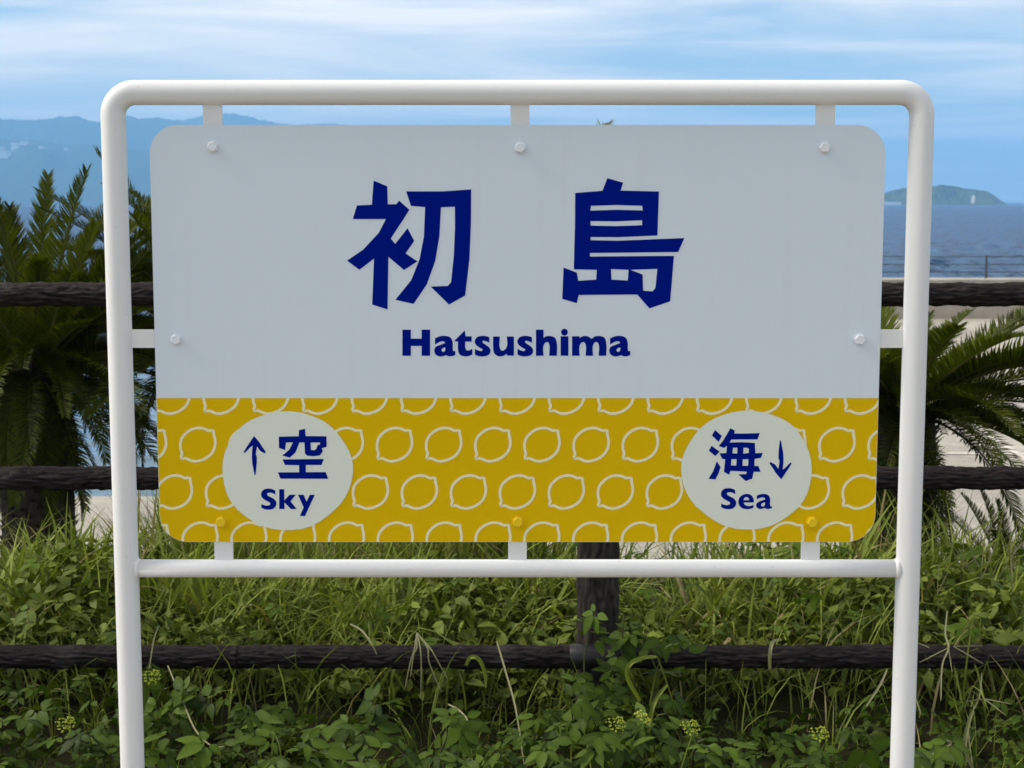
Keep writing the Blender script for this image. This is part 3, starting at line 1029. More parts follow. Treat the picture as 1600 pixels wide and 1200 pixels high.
def bark_cyl(p0, p1, r, seed, seg=56, step=0.005, amp=0.0080):
    """cylinder with wavy bark furrows running along it"""
    p0, p1 = np.array(p0), np.array(p1)
    L = np.linalg.norm(p1 - p0)
    m = max(4, int(L / step))
    t = np.linspace(0, 1, m)
    ang = np.linspace(0, 2 * math.pi, seg, endpoint=False)
    T, A = np.meshgrid(t * L, ang, indexing='ij')
    r2 = np.random.default_rng(seed)
    ph = r2.uniform(0, 6.28, 12)
    # furrows wander around the log and open and close along it
    f = A * 13 + 1.5 * np.sin(T * 52 + 3.0 * np.sin(A * 2 + ph[0]) + 2.0 * np.sin(A * 5 + ph[1])) + 1.3 * np.sin(T * 29 + 2.5 * np.sin(A * 3 + ph[2]) + ph[3]) + 0.8 * np.sin(T * 91 + 4 * np.sin(A * 4 + ph[4]))
    h = np.abs(np.sin(f * 0.5)) ** 0.75
    f2 = A * 24 + 2.0 * np.sin(T * 67 + 3 * np.sin(A * 3 + ph[5])) + ph[6]
    big = 0.5 + 0.5 * np.sin(T * 37 + 4 * np.sin(A * 2 + ph[8]) + 3 * np.sin(A * 7 + ph[7]) + ph[9])
    hh = h * (0.45 + 0.55 * big) + 0.22 * np.abs(np.sin(f2 * 0.5)) + 0.05 * np.sin(T * 190 + 9 * A + ph[10])
    hh = (hh - hh.min()) / (hh.max() - hh.min())
    rr = r - amp * 1.4 + amp * 1.6 * hh
    d = (p1 - p0) / L
    up = np.array((0, -1.0, 0)) if abs(d[1]) < 0.9 else np.array((0, 0, 1.0))
    n1 = up - d * up.dot(d)
    n1 /= np.linalg.norm(n1)
    n2 = np.cross(d, n1)
    bow = 0.0
    V = p0 + T[..., None] * d + rr[..., None] * (np.cos(A)[..., None] * n1 + np.sin(A)[..., None] * n2)
    V = V.reshape(-1, 3)
    i = np.arange(m - 1)[:, None] * seg
    k = np.arange(seg)[None, :]
    k2 = (k + 1) % seg
    F = np.stack([i + k, i + k2, i + seg + k2, i + seg + k], -1).reshape(-1, 4)
    c = len(V)
    V = np.vstack([V, p0[None], p1[None]])
    kk = np.arange(seg)
    capa = np.stack([np.full(seg, c), (kk + 1) % seg, kk, kk], -1)
    o = (m - 1) * seg
    capb = np.stack([np.full(seg, c + 1), o + kk, o + (kk + 1) % seg, o + (kk + 1) % seg], -1)
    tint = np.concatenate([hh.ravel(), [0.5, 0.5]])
    faces = [tuple(q) for q in F.tolist()] + [tuple(q[:3]) for q in capa.tolist()] + [tuple(q[:3]) for q in capb.tolist()]
    return V, faces, tint


SP = 2.0
posts_x = [fx - SP, fx, fx + SP]
sd = 100
for rz_px in (460, 747, 1026):
    z = P(800, rz_px, YF).z
    ends = [fx - SP - 0.35, fx, fx + SP + 0.35]
    joints = [fx - SP - 0.4, P(373, 1026, YF).x if rz_px == 1026 else fx - 1.3, fx + 0.0, fx + SP + 0.4]
    for a, b in zip(joints[:-1], joints[1:]):
        sd += 1
        V, F, T = bark_cyl((a + 0.0007, YF, z), (b - 0.0007, YF, z), rail_r, sd)
        mk('rail', V, F, M['bark'], fence, ((a + b) / 2, YF, z), smooth=True, tint=T)
pr = (P(970, 950, YF + .06).x - P(902, 950, YF + .06).x) / 2
for x in posts_x:
    sd += 1
    ztop = P(800, 425, YF).z
    V, F, T = bark_cyl((x, YF + 0.06, -0.3), (x, YF + 0.06, ztop), pr, sd, step=0.007, amp=0.006)
    mk('post', V, F, M['post_bark'], fence, (x, YF + 0.06, 0), smooth=True, tint=T)
    for rz_px in (460, 747, 1026):
        z = P(800, rz_px, YF).z
        w = (P(985, 1000, YF).x - P(893, 1000, YF).x) / 2
        V, F = tube([(x - w, YF, z), (x - w + 0.002, YF, z), (x + w - 0.002, YF, z), (x + w, YF, z)], [rail_r * 1.0, rail_r * 1.05, rail_r * 1.05, rail_r * 1.0], 40)
        mk('sleeve', V, F, M['sleeve'], fence, (x, YF, z), smooth=True)


# ------------------------------------------------------------------ cycads
def frond_mesh(name, L, curve, seed, droop_leaf=0.0):
    """one pinnate frond along +X, rising then arching; leaflets stiff in a V"""
    r2 = np.random.default_rng(seed)
    m = 15
    t = np.linspace(0, 1, m)
    ang = R(0) - curve * t ** 1.4
    dx = np.cos(ang) * L / (m - 1)
    dz = np.sin(ang) * L / (m - 1)
    xs = np.concatenate([[0], np.cumsum(dx[:-1])])
    zs = np.concatenate([[0], np.cumsum(dz[:-1])])
    path = [(xs[i], 0.012 * math.sin(3 * t[i]), zs[i]) for i in range(m)]
    V, F = tube(path, [0.008 * (1 - 0.85 * a) for a in t], 5)
    V = [tuple(v) for v in V]
    mats = [1] * len(F)
    tint = [0.6] * len(V)
    K = 92
    for k in range(K):
        s = 0.10 + 0.90 * k / (K - 1)
        x, z = np.interp(s, t, xs), np.interp(s, t, zs)
        a = np.interp(s, t, ang)
        prof = (min(1, (s - 0.06) / 0.16)) ** 0.7 * (1 - 0.62 * max(0, (s - 0.55) / 0.45) ** 1.6)
        T = np.array((math.cos(a), 0, math.sin(a)))
        Nn = np.array((-math.sin(a), 0, math.cos(a)))
        for sgn in (-1, 1):
            le = 0.125 * prof * r2.uniform(0.88, 1.08) * (L / 1.0) ** 0.5
            fwd = R(62 - 22 * s) + r2.normal(0, 0.06)      # angle away from the rachis
            vup = R(40) + r2.normal(0, 0.09) - droop_leaf
            d = T * math.cos(fwd) + (np.array((0, sgn, 0)) * math.cos(vup) + Nn * math.sin(vup)) * math.sin(fwd)
            side = np.cross(d, Nn)
            side /= np.linalg.norm(side)
            w = 0.0040 * (0.8 + 0.2 * prof)
            b = np.array((x, path[7][1] * 0, z))
            mid = b + d * le * 0.55
            tip = b + d * le - Nn * le * (0.10 + droop_leaf * 0.25) + T * le * 0.04
            i0 = len(V)
            keel = -Nn * w * 0.55
            V += [tuple(b - side * w * 0.7), tuple(b + keel), tuple(b + side * w * 0.7), tuple(mid - side * w), tuple(mid + keel), tuple(mid + side * w), tuple(tip)]
            F += [(i0, i0 + 1, i0 + 4, i0 + 3), (i0 + 1, i0 + 2, i0 + 5, i0 + 4), (i0 + 3, i0 + 4, i0 + 6), (i0 + 4, i0 + 5, i0 + 6)]
            mats += [0] * 4
            tv = float(np.clip(r2.normal(0.45, 0.18), 0, 1))
            tint += [tv] * 7
    me = me_np(name, V, F, M['cycad'], False, tint)
    me.materials.append(M['rachis'])
    me.polygons.foreach_set('material_index', mats)
    return me


FRONDS = [frond_mesh('frond', 0.95, c, 40 + i, dl) for i, (c, dl) in enumerate(((0.35, 0.0), (0.7, 0.05), (1.1, 0.1), (1.6, 0.25), (2.1, 0.5), (0.9, 0.0)))]


def cycad_trunk(base, top, r, seed):
    """stubby trunk covered in upturned leaf-base scales"""
    base, top = Vector(base), Vector(top)
    H = (top - base).length
    V, F = tube([base, base.lerp(top, 0.3), base.lerp(top, 0.7), top, top + Vector((0, 0, r * 0.5))], [r * 1.15, r, r, r * 0.9, r * 0.3], 18)
    V = [tuple(v) for v in V]
    r2 = random.Random(seed)
    rows = int(H / 0.035)
    for j in range(rows):
        for i in range(15):
            a = 2 * math.pi * (i + 0.5 * (j % 2)) / 15 + r2.uniform(-.08, .08)
            z = base.lerp(top, (j + 0.3) / rows)
            o = Vector((math.cos(a), math.sin(a), 0))
            s = Vector((-math.sin(a), math.cos(a), 0))
            b = z + o * r * 0.92
            ln = r2.uniform(0.03, 0.06)
            i0 = len(V)
            V += [tuple(b - s * 0.022), tuple(b + s * 0.022), tuple(b + o * 0.018 + s * 0.012 + Vector((0, 0, ln * .5))), tuple(b + o * 0.018 - s * 0.012 + Vector((0, 0, ln * .5))),
                  tuple(b + o * (0.03 + ln * .3) + Vector((0, 0, ln)))]
            F += [(i0, i0 + 1, i0 + 2, i0 + 3), (i0 + 3, i0 + 2, i0 + 4)]
    return V, F


def cycad(px, py, Y, scale, n, label, seed, upmax=80, aim=None, gz=None, dmin=-60):
    r2 = random.Random(seed)
    c = P(px, py, Y)
    g = float(ground_z(np.array(c.x), np.array(Y))) - 0.05 if gz is None else gz
    t = empty('cycad', (c.x, Y, g), label, 'cycad', 'cycads behind the fence')
    mk('trunk', *cycad_trunk((c.x, Y, g), tuple(c), 0.165 * scale, seed), M['trunk'], t, (c.x, Y, g))
    specs = []
    for i in range(n):
        az = i * 2.39996 + r2.uniform(-.15, .15)
        f = i / n                                 # 0 = lowest, oldest; 1 = young, upright
        sc_f = 1.0
        if f < 0.18:                              # old fronds hanging along the trunk
            el, me, sc_f = R(-74) + r2.uniform(-.12, .25), r2.choice([FRONDS[0], FRONDS[1]]), 0.72
        elif f < 0.42:                            # drooping ring
            el, me = R(-38 + 170 * (f - 0.18)) + r2.uniform(-.15, .15), r2.choice([FRONDS[2], FRONDS[1], FRONDS[3]])
            sc_f = 0.85
        elif f < 0.66:
            el, me = R(2 + 110 * (f - 0.42)) + r2.uniform(-.12, .12), r2.choice([FRONDS[2], FRONDS[1], FRONDS[5]])
        else:
            el, me = R(28 + 140 * (f - 0.66)) + r2.uniform(-.12, .12), r2.choice([FRONDS[0], FRONDS[1], FRONDS[5], FRONDS[0]])
        el = min(el, R(upmax))
        if f >= 0.18 and el < R(dmin):
            el, me = R(dmin) + r2.uniform(0, .3), FRONDS[1]
        specs.append((az, el, me, sc_f * scale * r2.uniform(0.82, 1.08), r2.uniform(-.25, .25)))
    for s in (aim or []):
        specs.append((R(s[0]), R(s[1]), FRONDS[s[2]], s[3] * scale, R(s[4]) if len(s) > 4 else 0.0))
    for (az, el, me, s, roll) in specs:
        o = bpy.data.objects.new('frond', me)
        off = Vector((math.cos(az) * 0.06, math.sin(az) * 0.06, 0.02)) * scale
        link(o, t, c + off)
        o.rotation_euler = (Matrix.Rotation(az, 3, 'Z') @ Matrix.Rotation(-el, 3, 'Y') @ Matrix.Rotation(roll, 3, 'X')).to_euler()
        o.scale = (s, s, s)
    return t


cycad(52, 584, 6.5, 0.92, 130, 'tall shaggy cycad with upright fronds at the left picture edge', 3, dmin=-24,
      aim=((10, 52, 1, 0.95, -50), (-20, 46, 1, 0.98, -60), (0, 38, 0, 0.92, -45), (30, 58, 5, 0.92, -40), (-35, 62, 0, 0.86, -30), (15, 66, 1, 0.85, -35), (150, 60, 1, 0.85, 35)))
cycad(-95, 590, 6.9, 0.95, 60, 'cycad mostly cut off by the left picture edge', 31)
cycad(335, 548, 6.9, 0.98, 110, 'cycad half hidden behind the left side of the name panel', 8, dmin=-14)
cycad(1402, 648, 6.1, 0.98, 120, 'low spreading cycad arching to the right beside the right post', 14, upmax=33, dmin=-8)
cycad(1575, 905, 6.4, 0.46, 34, 'small dark cycad low at the right picture edge', 21)

# a silvery grass plume that just tops the panel
pc = P(947, 190, 6.0)
pl = empty('plume_grass', (pc.x, 6.0, float(ground_z(np.array(pc.x), np.array(6.0)))), 'grey feathery grass plume peeping over the top of the panel', 'grass plume')
g0 = Vector((pc.x - 0.12, 6.0, WORLD_AT[pl.name].z))
mk('stalk', *tube([g0, g0.lerp(pc, 0.5) + Vector((-.03, 0, .05)), pc - Vector((0.02, 0, 0.05))], 0.004, 6), M['straw'], pl, g0)
r2 = random.Random(5)
Vp, Fp = [], []
for i in range(60):
    a = r2.uniform(0, 1)
    b = pc + Vector((-0.03 + 0.02 * a, 0, -0.09 + 0.07 * a))
    d = Vector((r2.uniform(-.035, .055), r2.uniform(-.03, .03), r2.uniform(0.01, 0.05)))
    i0 = len(Vp)
    Vp += [tuple(b), tuple(b + d * 0.6 + Vector((.003, 0, 0))), tuple(b + d), tuple(b + d * 0.6 - Vector((.003, 0, 0)))]
    Fp += [(i0, i0 + 1, i0 + 2, i0 + 3)]
mk('plume', Vp, Fp, M['straw'], pl, tuple(pc), tint=[0.8] * len(Vp))


# ------------------------------------------------------------------ grass, weeds and creeper
def blades(base, az, length, width, lean, bend, seg=5, seed=0):
    """vectorised arching grass blades; returns vertices, faces, tint"""
    n = len(base)
    t = np.linspace(0, 1, seg + 1)
    ang = lean[:, None] + bend[:, None] * t[None, :] ** 1.3
    st = length[:, None] / seg
    h = np.concatenate([np.zeros((n, 1)), np.cumsum(np.sin(ang[:, :-1]) * st, 1)], 1)
    v = np.concatenate([np.zeros((n, 1)), np.cumsum(np.cos(ang[:, :-1]) * st, 1)], 1)
    d = np.stack([np.cos(az), np.sin(az)], -1)
    cen = np.zeros((n, seg + 1, 3))
    cen[..., 0] = base[:, None, 0] + d[:, None, 0] * h
    cen[..., 1] = base[:, None, 1] + d[:, None, 1] * h
    cen[..., 2] = base[:, None, 2] + v
    tw = rng.uniform(-1.0, 1.0, n)
    sd_ = np.stack([-np.sin(az + tw), np.cos(az + tw), np.zeros(n)], -1)
    w = width[:, None] * np.clip(1.0 - t[None, :] ** 2.2, 0.04, 1) * np.minimum(1, 0.55 + 1.5 * t[None, :])
    Lf = cen - sd_[:, None, :] * w[..., None] / 2
    Rt = cen + sd_[:, None, :] * w[..., None] / 2
    V = np.stack([Lf, Rt], 2).reshape(-1, 3)
    k = np.arange(n)[:, None] * (seg + 1) * 2 + np.arange(seg)[None, :] * 2
    F = np.stack([k, k + 1, k + 3, k + 2], -1).reshape(-1, 4)
    return V, F


def scatter_blades(n, xr_, yr_, lr, wr, lean=(0.0, 0.5), bend=(0.2, 1.6), dens=None, dry=0.06):
    x = rng.uniform(*xr_, n)
    y = rng.uniform(*yr_, n)
    if dens is not None:
        keep = rng.uniform(0, 1, n) < dens(x, y)
        x, y = x[keep], y[keep]
        n = len(x)
    z = ground_z(x, y) - 0.01
    le = rng.uniform(*lr, n) * (0.75 + 0.5 * (0.5 + 0.5 * np.sin(x * 3.1 + 1) * np.sin(y * 4 + x)))
    V, F = blades(np.stack([x, y, z], -1), rng.uniform(0, 2 * math.pi, n), le, rng.uniform(*wr, n), rng.uniform(*lean, n), rng.uniform(*bend, n))
    tv = np.clip(rng.normal(0.45, 0.3, n), 0, 0.9)
    tv[rng.uniform(0, 1, n) < dry] = 1.4
    return V, F, np.repeat(tv, 12)


def clump(cx, cy, n, rad_, lr, wr, lean, bend, dry=0.03):
    x = cx + rng.normal(0, rad_, n)
    y = cy + rng.normal(0, rad_, n)
    z = ground_z(x, y) - 0.01
    V, F = blades(np.stack([x, y, z], -1), rng.uniform(0, 2 * math.pi, n), rng.uniform(*lr, n), rng.uniform(*wr, n), rng.uniform(*lean, n), rng.uniform(*bend, n))
    tv = np.clip(rng.normal(0.6, 0.18, n), 0, 0.9)
    tv[rng.uniform(0, 1, n) < dry] = 1.4
    return V, F, np.repeat(tv, 12)


def stack(parts):
    V, F, T, b = [], [], [], 0
    for v, f, t in parts:
        V.append(v)
        F.append(f + b)
        T.append(t)
        b += len(v)
    return np.vstack(V), np.vstack(F), np.concatenate(T)


def bank(x, y):
    """less grass where the photograph shows bare gaps"""
    px = CX + FPX * x / y
    gap = np.exp(-((px - 1010) / 70) ** 2) * (y > 4.8) * 0.75 + np.exp(-((px - 130) / 60) ** 2) * (y > 5.2) * 0.5
    return 1 - gap


parts = [scatter_blades(6800, (-3.0, 3.0), (4.30, 5.4), (0.14, 0.34), (0.005, 0.012), lean=(0.0, 0.9), bend=(0.3, 2.2), dens=bank),
         scatter_blades(2600, (-3.0, 3.0), (4.6, 5.3), (0.26, 0.50), (0.008, 0.019), lean=(0.1, 0.9), bend=(0.6, 2.4), dens=bank),
         scatter_blades(1500, (-4.0, 4.0), (5.4, 7.5), (0.15, 0.35), (0.005, 0.010), dens=bank),
         scatter_blades(2200, (-1.28, 0.12), (5.05, 5.75), (0.36, 0.58), (0.006, 0.014), lean=(0.0, 0.4), bend=(0.1, 1.3), dry=0.12),
         scatter_blades(700, (-2.4, -1.25), (5.0, 5.7), (0.18, 0.36), (0.006, 0.014), lean=(0.0, 0.8), bend=(0.3, 2.0), dry=0.15),
         scatter_blades(500, (0.65, 2.6), (5.1, 5.7), (0.30, 0.50), (0.006, 0.012), lean=(0.0, 0.5), bend=(0.2, 1.6), dry=0.12),
         scatter_blades(900, (-3.0, 3.0), (3.3, 4.2), (0.12, 0.28), (0.003, 0.007), bend=(0.6, 2.0)),
         scatter_blades(500, (-3.0, 3.0), (4.05, 4.4), (0.20, 0.38), (0.004, 0.009), bend=(0.4, 2.2))]
for (px, Y, n_, rr, l0, l1) in ((290, 4.75, 70, 0.06, 0.30, 0.48), (345, 4.8, 60, 0.05, 0.28, 0.46), (400, 4.7, 60, 0.06, 0.25, 0.42), (470, 4.85, 70, 0.08, 0.25, 0.45), (560, 4.7, 50, 0.06, 0.22, 0.40),
                                (640, 4.8, 50, 0.06, 0.25, 0.38), (860, 4.9, 45, 0.05, 0.22, 0.40), (1110, 4.8, 60, 0.07, 0.22, 0.42), (1240, 4.75, 60, 0.06, 0.22, 0.40),
                                (1330, 4.9, 60, 0.06, 0.25, 0.45), (120, 4.9, 70, 0.08, 0.28, 0.45), (40, 4.8, 70, 0.07, 0.25, 0.42), (200, 4.8, 50, 0.06, 0.22, 0.4), (1460, 4.9, 50, 0.06, 0.22, 0.40),
                                (1560, 4.8, 60, 0.07, 0.2, 0.36)):
    parts.append(clump((px - CX) / FPX * Y, Y, n_, rr, (l0, l1), (0.009, 0.020), (0.0, 0.6), (0.2, 1.9)))
V, F, T = stack(parts)
tag(mk('grass', V, F, M['grass'], tint=T), 'long green grass growing on the bank behind the fence', 'grass', None, 'stuff')


def leaflet(L, W, k=4, cup=0.12, droop=0.25):
    """ovate leaflet along +X with a folded midrib and a drooping tip"""
    V, F = [], []
    for i in range(k + 1):
        t = i / k
        w = W / 2 * (math.sin(math.pi * min(1, (t * 0.97 + 0.03) ** 0.75))) ** 0.8 if 0 < i < k else W * 0.03
        z = -droop * L * t * t
        V += [(L * t, -w, z + cup * w), (L * t, 0, z), (L * t, w, z + cup * w)]
    for i in range(k):
        b = i * 3
        F += [(b, b + 1, b + 4, b + 3), (b + 1, b + 2, b + 5, b + 4)]
    return np.array(V), np.array(F)


def compound(seed, n=5, size=0.07):
    """palmate leaf of n leaflets on short stalks, stalk at the origin"""
    r2 = np.random.default_rng(seed)
    V, F, T, b = [], [], [], 0
    angs = {5: (-105, -52, 0, 52, 105), 3: (-70, 0, 70)}[n]
    for a in angs:
        s = size * (1.0 if a == 0 else 0.82 if abs(a) < 80 else 0.62) * r2.uniform(0.9, 1.1)
        v, f = leaflet(s, s * r2.uniform(0.50, 0.60), 5, r2.uniform(0.05, 0.3), r2.uniform(0.1, 0.4))
        v = v + np.array((size * 0.16, 0, 0))
        ca, sa = math.cos(R(a) + r2.normal(0, .08)), math.sin(R(a) + r2.normal(0, .08))
        v = np.stack([v[:, 0] * ca - v[:, 1] * sa, v[:, 0] * sa + v[:, 1] * ca, v[:, 2] + r2.normal(0, 0.002)], -1)
        V.append(v)
        F.append(f + b)
        tt = np.full(len(v), np.clip(r2.normal(0.45, 0.15), 0, 1))
        tt[1::3] += 0.22
        T.append(tt)
        b += len(v)
    return np.vstack(V), np.vstack(F), np.concatenate(T)


COMPOUND = [compound(60 + i, 5 if i % 4 else 3, 0.066) for i in range(6)]


def rot_mats(az, tilt, roll):
    ca, sa, ct, st, cr, sr = np.cos(az), np.sin(az), np.cos(tilt), np.sin(tilt), np.cos(roll), np.sin(roll)
    n = len(az)
    Z = np.zeros((n, 3, 3))
    Z[:, 0, 0], Z[:, 0, 1], Z[:, 1, 0], Z[:, 1, 1], Z[:, 2, 2] = ca, -sa, sa, ca, 1
    Y = np.zeros((n, 3, 3))
    Y[:, 0, 0], Y[:, 0, 2], Y[:, 1, 1], Y[:, 2, 0], Y[:, 2, 2] = ct, st, 1, -st, ct
    X = np.zeros((n, 3, 3))
    X[:, 0, 0], X[:, 1, 1], X[:, 1, 2], X[:, 2, 1], X[:, 2, 2] = 1, cr, -sr, sr, cr
    return Z @ Y @ X


def scatter_leaves(protos, pos, az, tilt, roll, scale, tint_mu=0.5, tint_sd=0.2):
    n = len(pos)
    Rm = rot_mats(az, tilt, roll)
    which = rng.integers(0, len(protos), n)
    V, F, T, b = [], [], [], 0
    tv = np.clip(rng.normal(tint_mu, tint_sd, n), 0, 1)
    for p in range(len(protos)):
        idx = np.where(which == p)[0]
        pv, pf, pt = protos[p]
        v = np.einsum('nij,vj->nvi', Rm[idx], pv) * scale[idx, None, None] + pos[idx, None, :]
        V.append(v.reshape(-1, 3))
        F.append((pf[None] + (np.arange(len(idx)) * len(pv))[:, None, None]).reshape(-1, 4) + b)
        T.append((pt[None] * 0.4 + tv[idx, None] * 0.6).ravel())
        b += len(idx) * len(pv)
    return np.vstack(V), np.vstack(F), np.concatenate(T)


def rnd(n, a, b):
    return rng.uniform(a, b, n)


# creeper mat in front of the fence (the uncountable mass underneath)
n = 3400
x, y = rnd(n, -2.6, 2.6), 3.1 + 1.05 * rng.uniform(0, 1, n) ** 1.25
top = 0.19 + 0.05 * np.sin(x * 4.3 + 1) + 0.04 * np.sin(x * 9.1 - y * 5)
z = ground_z(x, y) + top * rng.uniform(0.15, 0.85, n)
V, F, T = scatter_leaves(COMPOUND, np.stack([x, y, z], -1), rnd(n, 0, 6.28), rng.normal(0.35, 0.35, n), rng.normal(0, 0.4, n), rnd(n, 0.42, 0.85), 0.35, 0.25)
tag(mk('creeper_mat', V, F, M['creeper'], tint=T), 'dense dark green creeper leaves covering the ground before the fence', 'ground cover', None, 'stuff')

# small weed leaves on the bank behind the fence
SMALL = []
for i in range(4):
    v, f = leaflet(0.045, 0.016 + 0.004 * i, 3, 0.2, 0.3)
    SMALL.append((v, f, np.full(len(v), 0.5)))
n = 15000
x, y = rnd(n, -3.0, 3.0), rnd(n, 4.28, 5.3)
keep = rng.uniform(0, 1, n) < bank(x, y)
x, y = x[keep], y[keep]
n = len(x)
hcap = 0.17 + 0.05 * np.sin(x * 5 + y * 3) + 0.04 * np.sin(x * 11 - 2)
z = ground_z(x, y) + hcap * rng.uniform(0.1, 1.0, n) ** 0.6
V, F, T = scatter_leaves(SMALL, np.stack([x, y, z], -1), rnd(n, 0, 6.28), rng.normal(0.1, 0.5, n), rng.normal(0, 0.5, n), rnd(n, 0.6, 1.5), 0.5, 0.25)
tag(mk('weed_leaves', V, F, M['weed'], tint=T), 'low leafy weeds between the grass behind the fence', 'weeds', None, 'stuff')

# broader leaved weeds and creeper strands among the grass behind the fence
n = 200
x, y = rnd(n, -2.9, 2.9), rnd(n, 4.28, 5.15)
z = ground_z(x, y) + 0.13 + 0.13 * rng.uniform(0, 1, n)
V, F, T = scatter_leaves(COMPOUND, np.stack([x, y, z], -1), rnd(n, 0, 6.28), rng.normal(0.3, 0.35, n), rng.normal(0, 0.4, n), rnd(n, 0.5, 1.0), 0.5, 0.28)
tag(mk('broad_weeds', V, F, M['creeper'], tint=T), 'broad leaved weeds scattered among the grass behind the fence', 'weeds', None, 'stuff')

# single creeper shoots that stand out in front, each with its own leaves
LEAFME = []
for i, (v, f, t) in enumerate(COMPOUND):
    LEAFME.append(me_np('leaf', v, f, M['creeper'], False, t))
r2 = np.random.default_rng(77)
fl_v, fl_f = [], []
for k in range(46):                         # flower cluster: tiny buds on a flat umbel
    a, rr = r2.uniform(0, 6.28), 0.028 * math.sqrt(r2.uniform(0, 1))
    c = Vector((rr * math.cos(a), rr * math.sin(a), 0.012 * (1 - (rr / 0.028) ** 2) + r2.normal(0, 0.003)))
    s = r2.uniform(0.0022, 0.0042)
    i0 = len(fl_v)
    fl_v += [tuple(c + Vector(o) * s) for o in ((1, 0, 0), (0, 1, 0), (-1, 0, 0), (0, -1, 0), (0, 0, 1), (0, 0, -1))]
    fl_f += [tuple(i0 + q for q in t) for t in ((0, 1, 4), (1, 2, 4), (2, 3, 4), (3, 0, 4), (1, 0, 5), (2, 1, 5), (3, 2, 5), (0, 3, 5))]
FLOWER = me_np('flower_cluster', fl_v, fl_f, M['flower'], False, [0.5] * len(fl_v))
shoots = [(35, 1120, 3.75, 0, 'creeper shoot at the left picture edge below the fence'), (130, 1150, 3.6, 1, 'creeper shoot with a pale flower cluster left of the left post'),
          (262, 1075, 3.85, 1, 'creeper shoot with a flower cluster just right of the left post'), (300, 1160, 3.55, 0, 'creeper shoot low down right of the left post'),
          (395, 1140, 3.6, 0, 'creeper shoot under the rail joint right of the left post'), (480, 1165, 3.5, 0, 'glossy creeper shoot a quarter along the bottom edge'),
          (580, 1110, 3.75, 0, 'creeper shoot drooping under the bottom rail, left of centre'), (630, 1180, 3.45, 0, 'creeper shoot on the bottom edge left of centre'),
          (700, 1120, 3.7, 0, 'creeper shoot beneath the drooping straw blades at centre'), (790, 1175, 3.5, 0, 'creeper shoot where the long straw meets the bottom edge'),
          (890, 1100, 3.8, 0, 'creeper shoot just left of the fence post foot'), (905, 1160, 3.55, 0, 'large leaved creeper shoot left of the flower clusters'),
          (985, 1150, 3.6, 2, 'creeper shoot with two flower clusters below the fence post'), (1040, 1115, 3.8, 0, 'creeper shoot under the arched grass blade'),
          (1100, 1155, 3.6, 1, 'creeper shoot with the brightest flower cluster right of the post'), (1190, 1175, 3.55, 0, 'dark creeper shoot two thirds along the bottom edge'),
          (1300, 1165, 3.6, 1, 'dim creeper shoot left of the right post'), (1480, 1185, 3.55, 0, 'dark creeper shoot right of the right post'),
          (930, 960, 4.06, 0, 'creeper shoot climbing the fence post above the bottom rail'), (1000, 1000, 4.08, 0, 'creeper shoot draped over the rail right of the post'),
          (975, 960, 4.1, 0, 'creeper shoot on the right side of the post above the sleeve')]
for si, (px, py, Y, nf, lab) in enumerate(shoots):
    tip = P(px, py, Y)
    g = float(ground_z(np.array(tip.x), np.array(Y)))
    base = Vector((tip.x + random.uniform(-.1, .1), Y + 0.08, g - 0.02))
    t = empty('creeper', base, lab, 'creeper', 'creeper shoots by the fence')
    mid = base.lerp(tip, 0.6) + Vector((random.uniform(-.04, .04), 0.02, 0.04))
    pth = [base, base.lerp(mid, 0.5), mid, mid.lerp(tip, 0.5) + Vector((0, 0, .012)), tip]
    mk('stem', *tube(pth, [0.003, 0.0028, 0.0025, 0.002, 0.0014], 6), M['stem'], t, base, smooth=True, tint=[0.4] * 30)
    nl = 9
    for k in range(nl):
        f = (k + 1) / nl
        p = base.lerp(mid, min(1, f * 1.6)) if f < 0.6 else mid.lerp(tip, (f - 0.6) / 0.4)
        off = Vector((random.gauss(0, 0.06), random.gauss(-0.03, 0.035), random.gauss(0.01, 0.025)))
        p = p + off * (0.5 + 0.5 * f)
        p.z = max(p.z, g + 0.06)
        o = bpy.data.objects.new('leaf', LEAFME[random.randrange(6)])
        link(o, t, p)
        o.rotation_euler = (Matrix.Rotation(random.uniform(0, 6.28), 3, 'Z') @ Matrix.Rotation(random.gauss(0.15, 0.3), 3, 'Y') @ Matrix.Rotation(random.gauss(0, 0.35), 3, 'X')).to_euler()
        # the whole leaf leans a little towards the open side, where the camera stands
        o.rotation_euler = (Matrix.Rotation(R(28), 3, 'X') @ o.rotation_euler.to_matrix()).to_euler()
        s = random.uniform(0.75, 1.15)
        o.scale = (s, s, s)
    for k in range(nf):
        o = bpy.data.objects.new('flower_cluster', FLOWER)
        link(o, t, tip + Vector((-0.035 + 0.06 * k, -0.02, 0.035 + 0.015 * k)))
        o.rotation_euler = (R(35), R(10 * k), k)
        o.scale = (0.9, 0.9, 0.9)


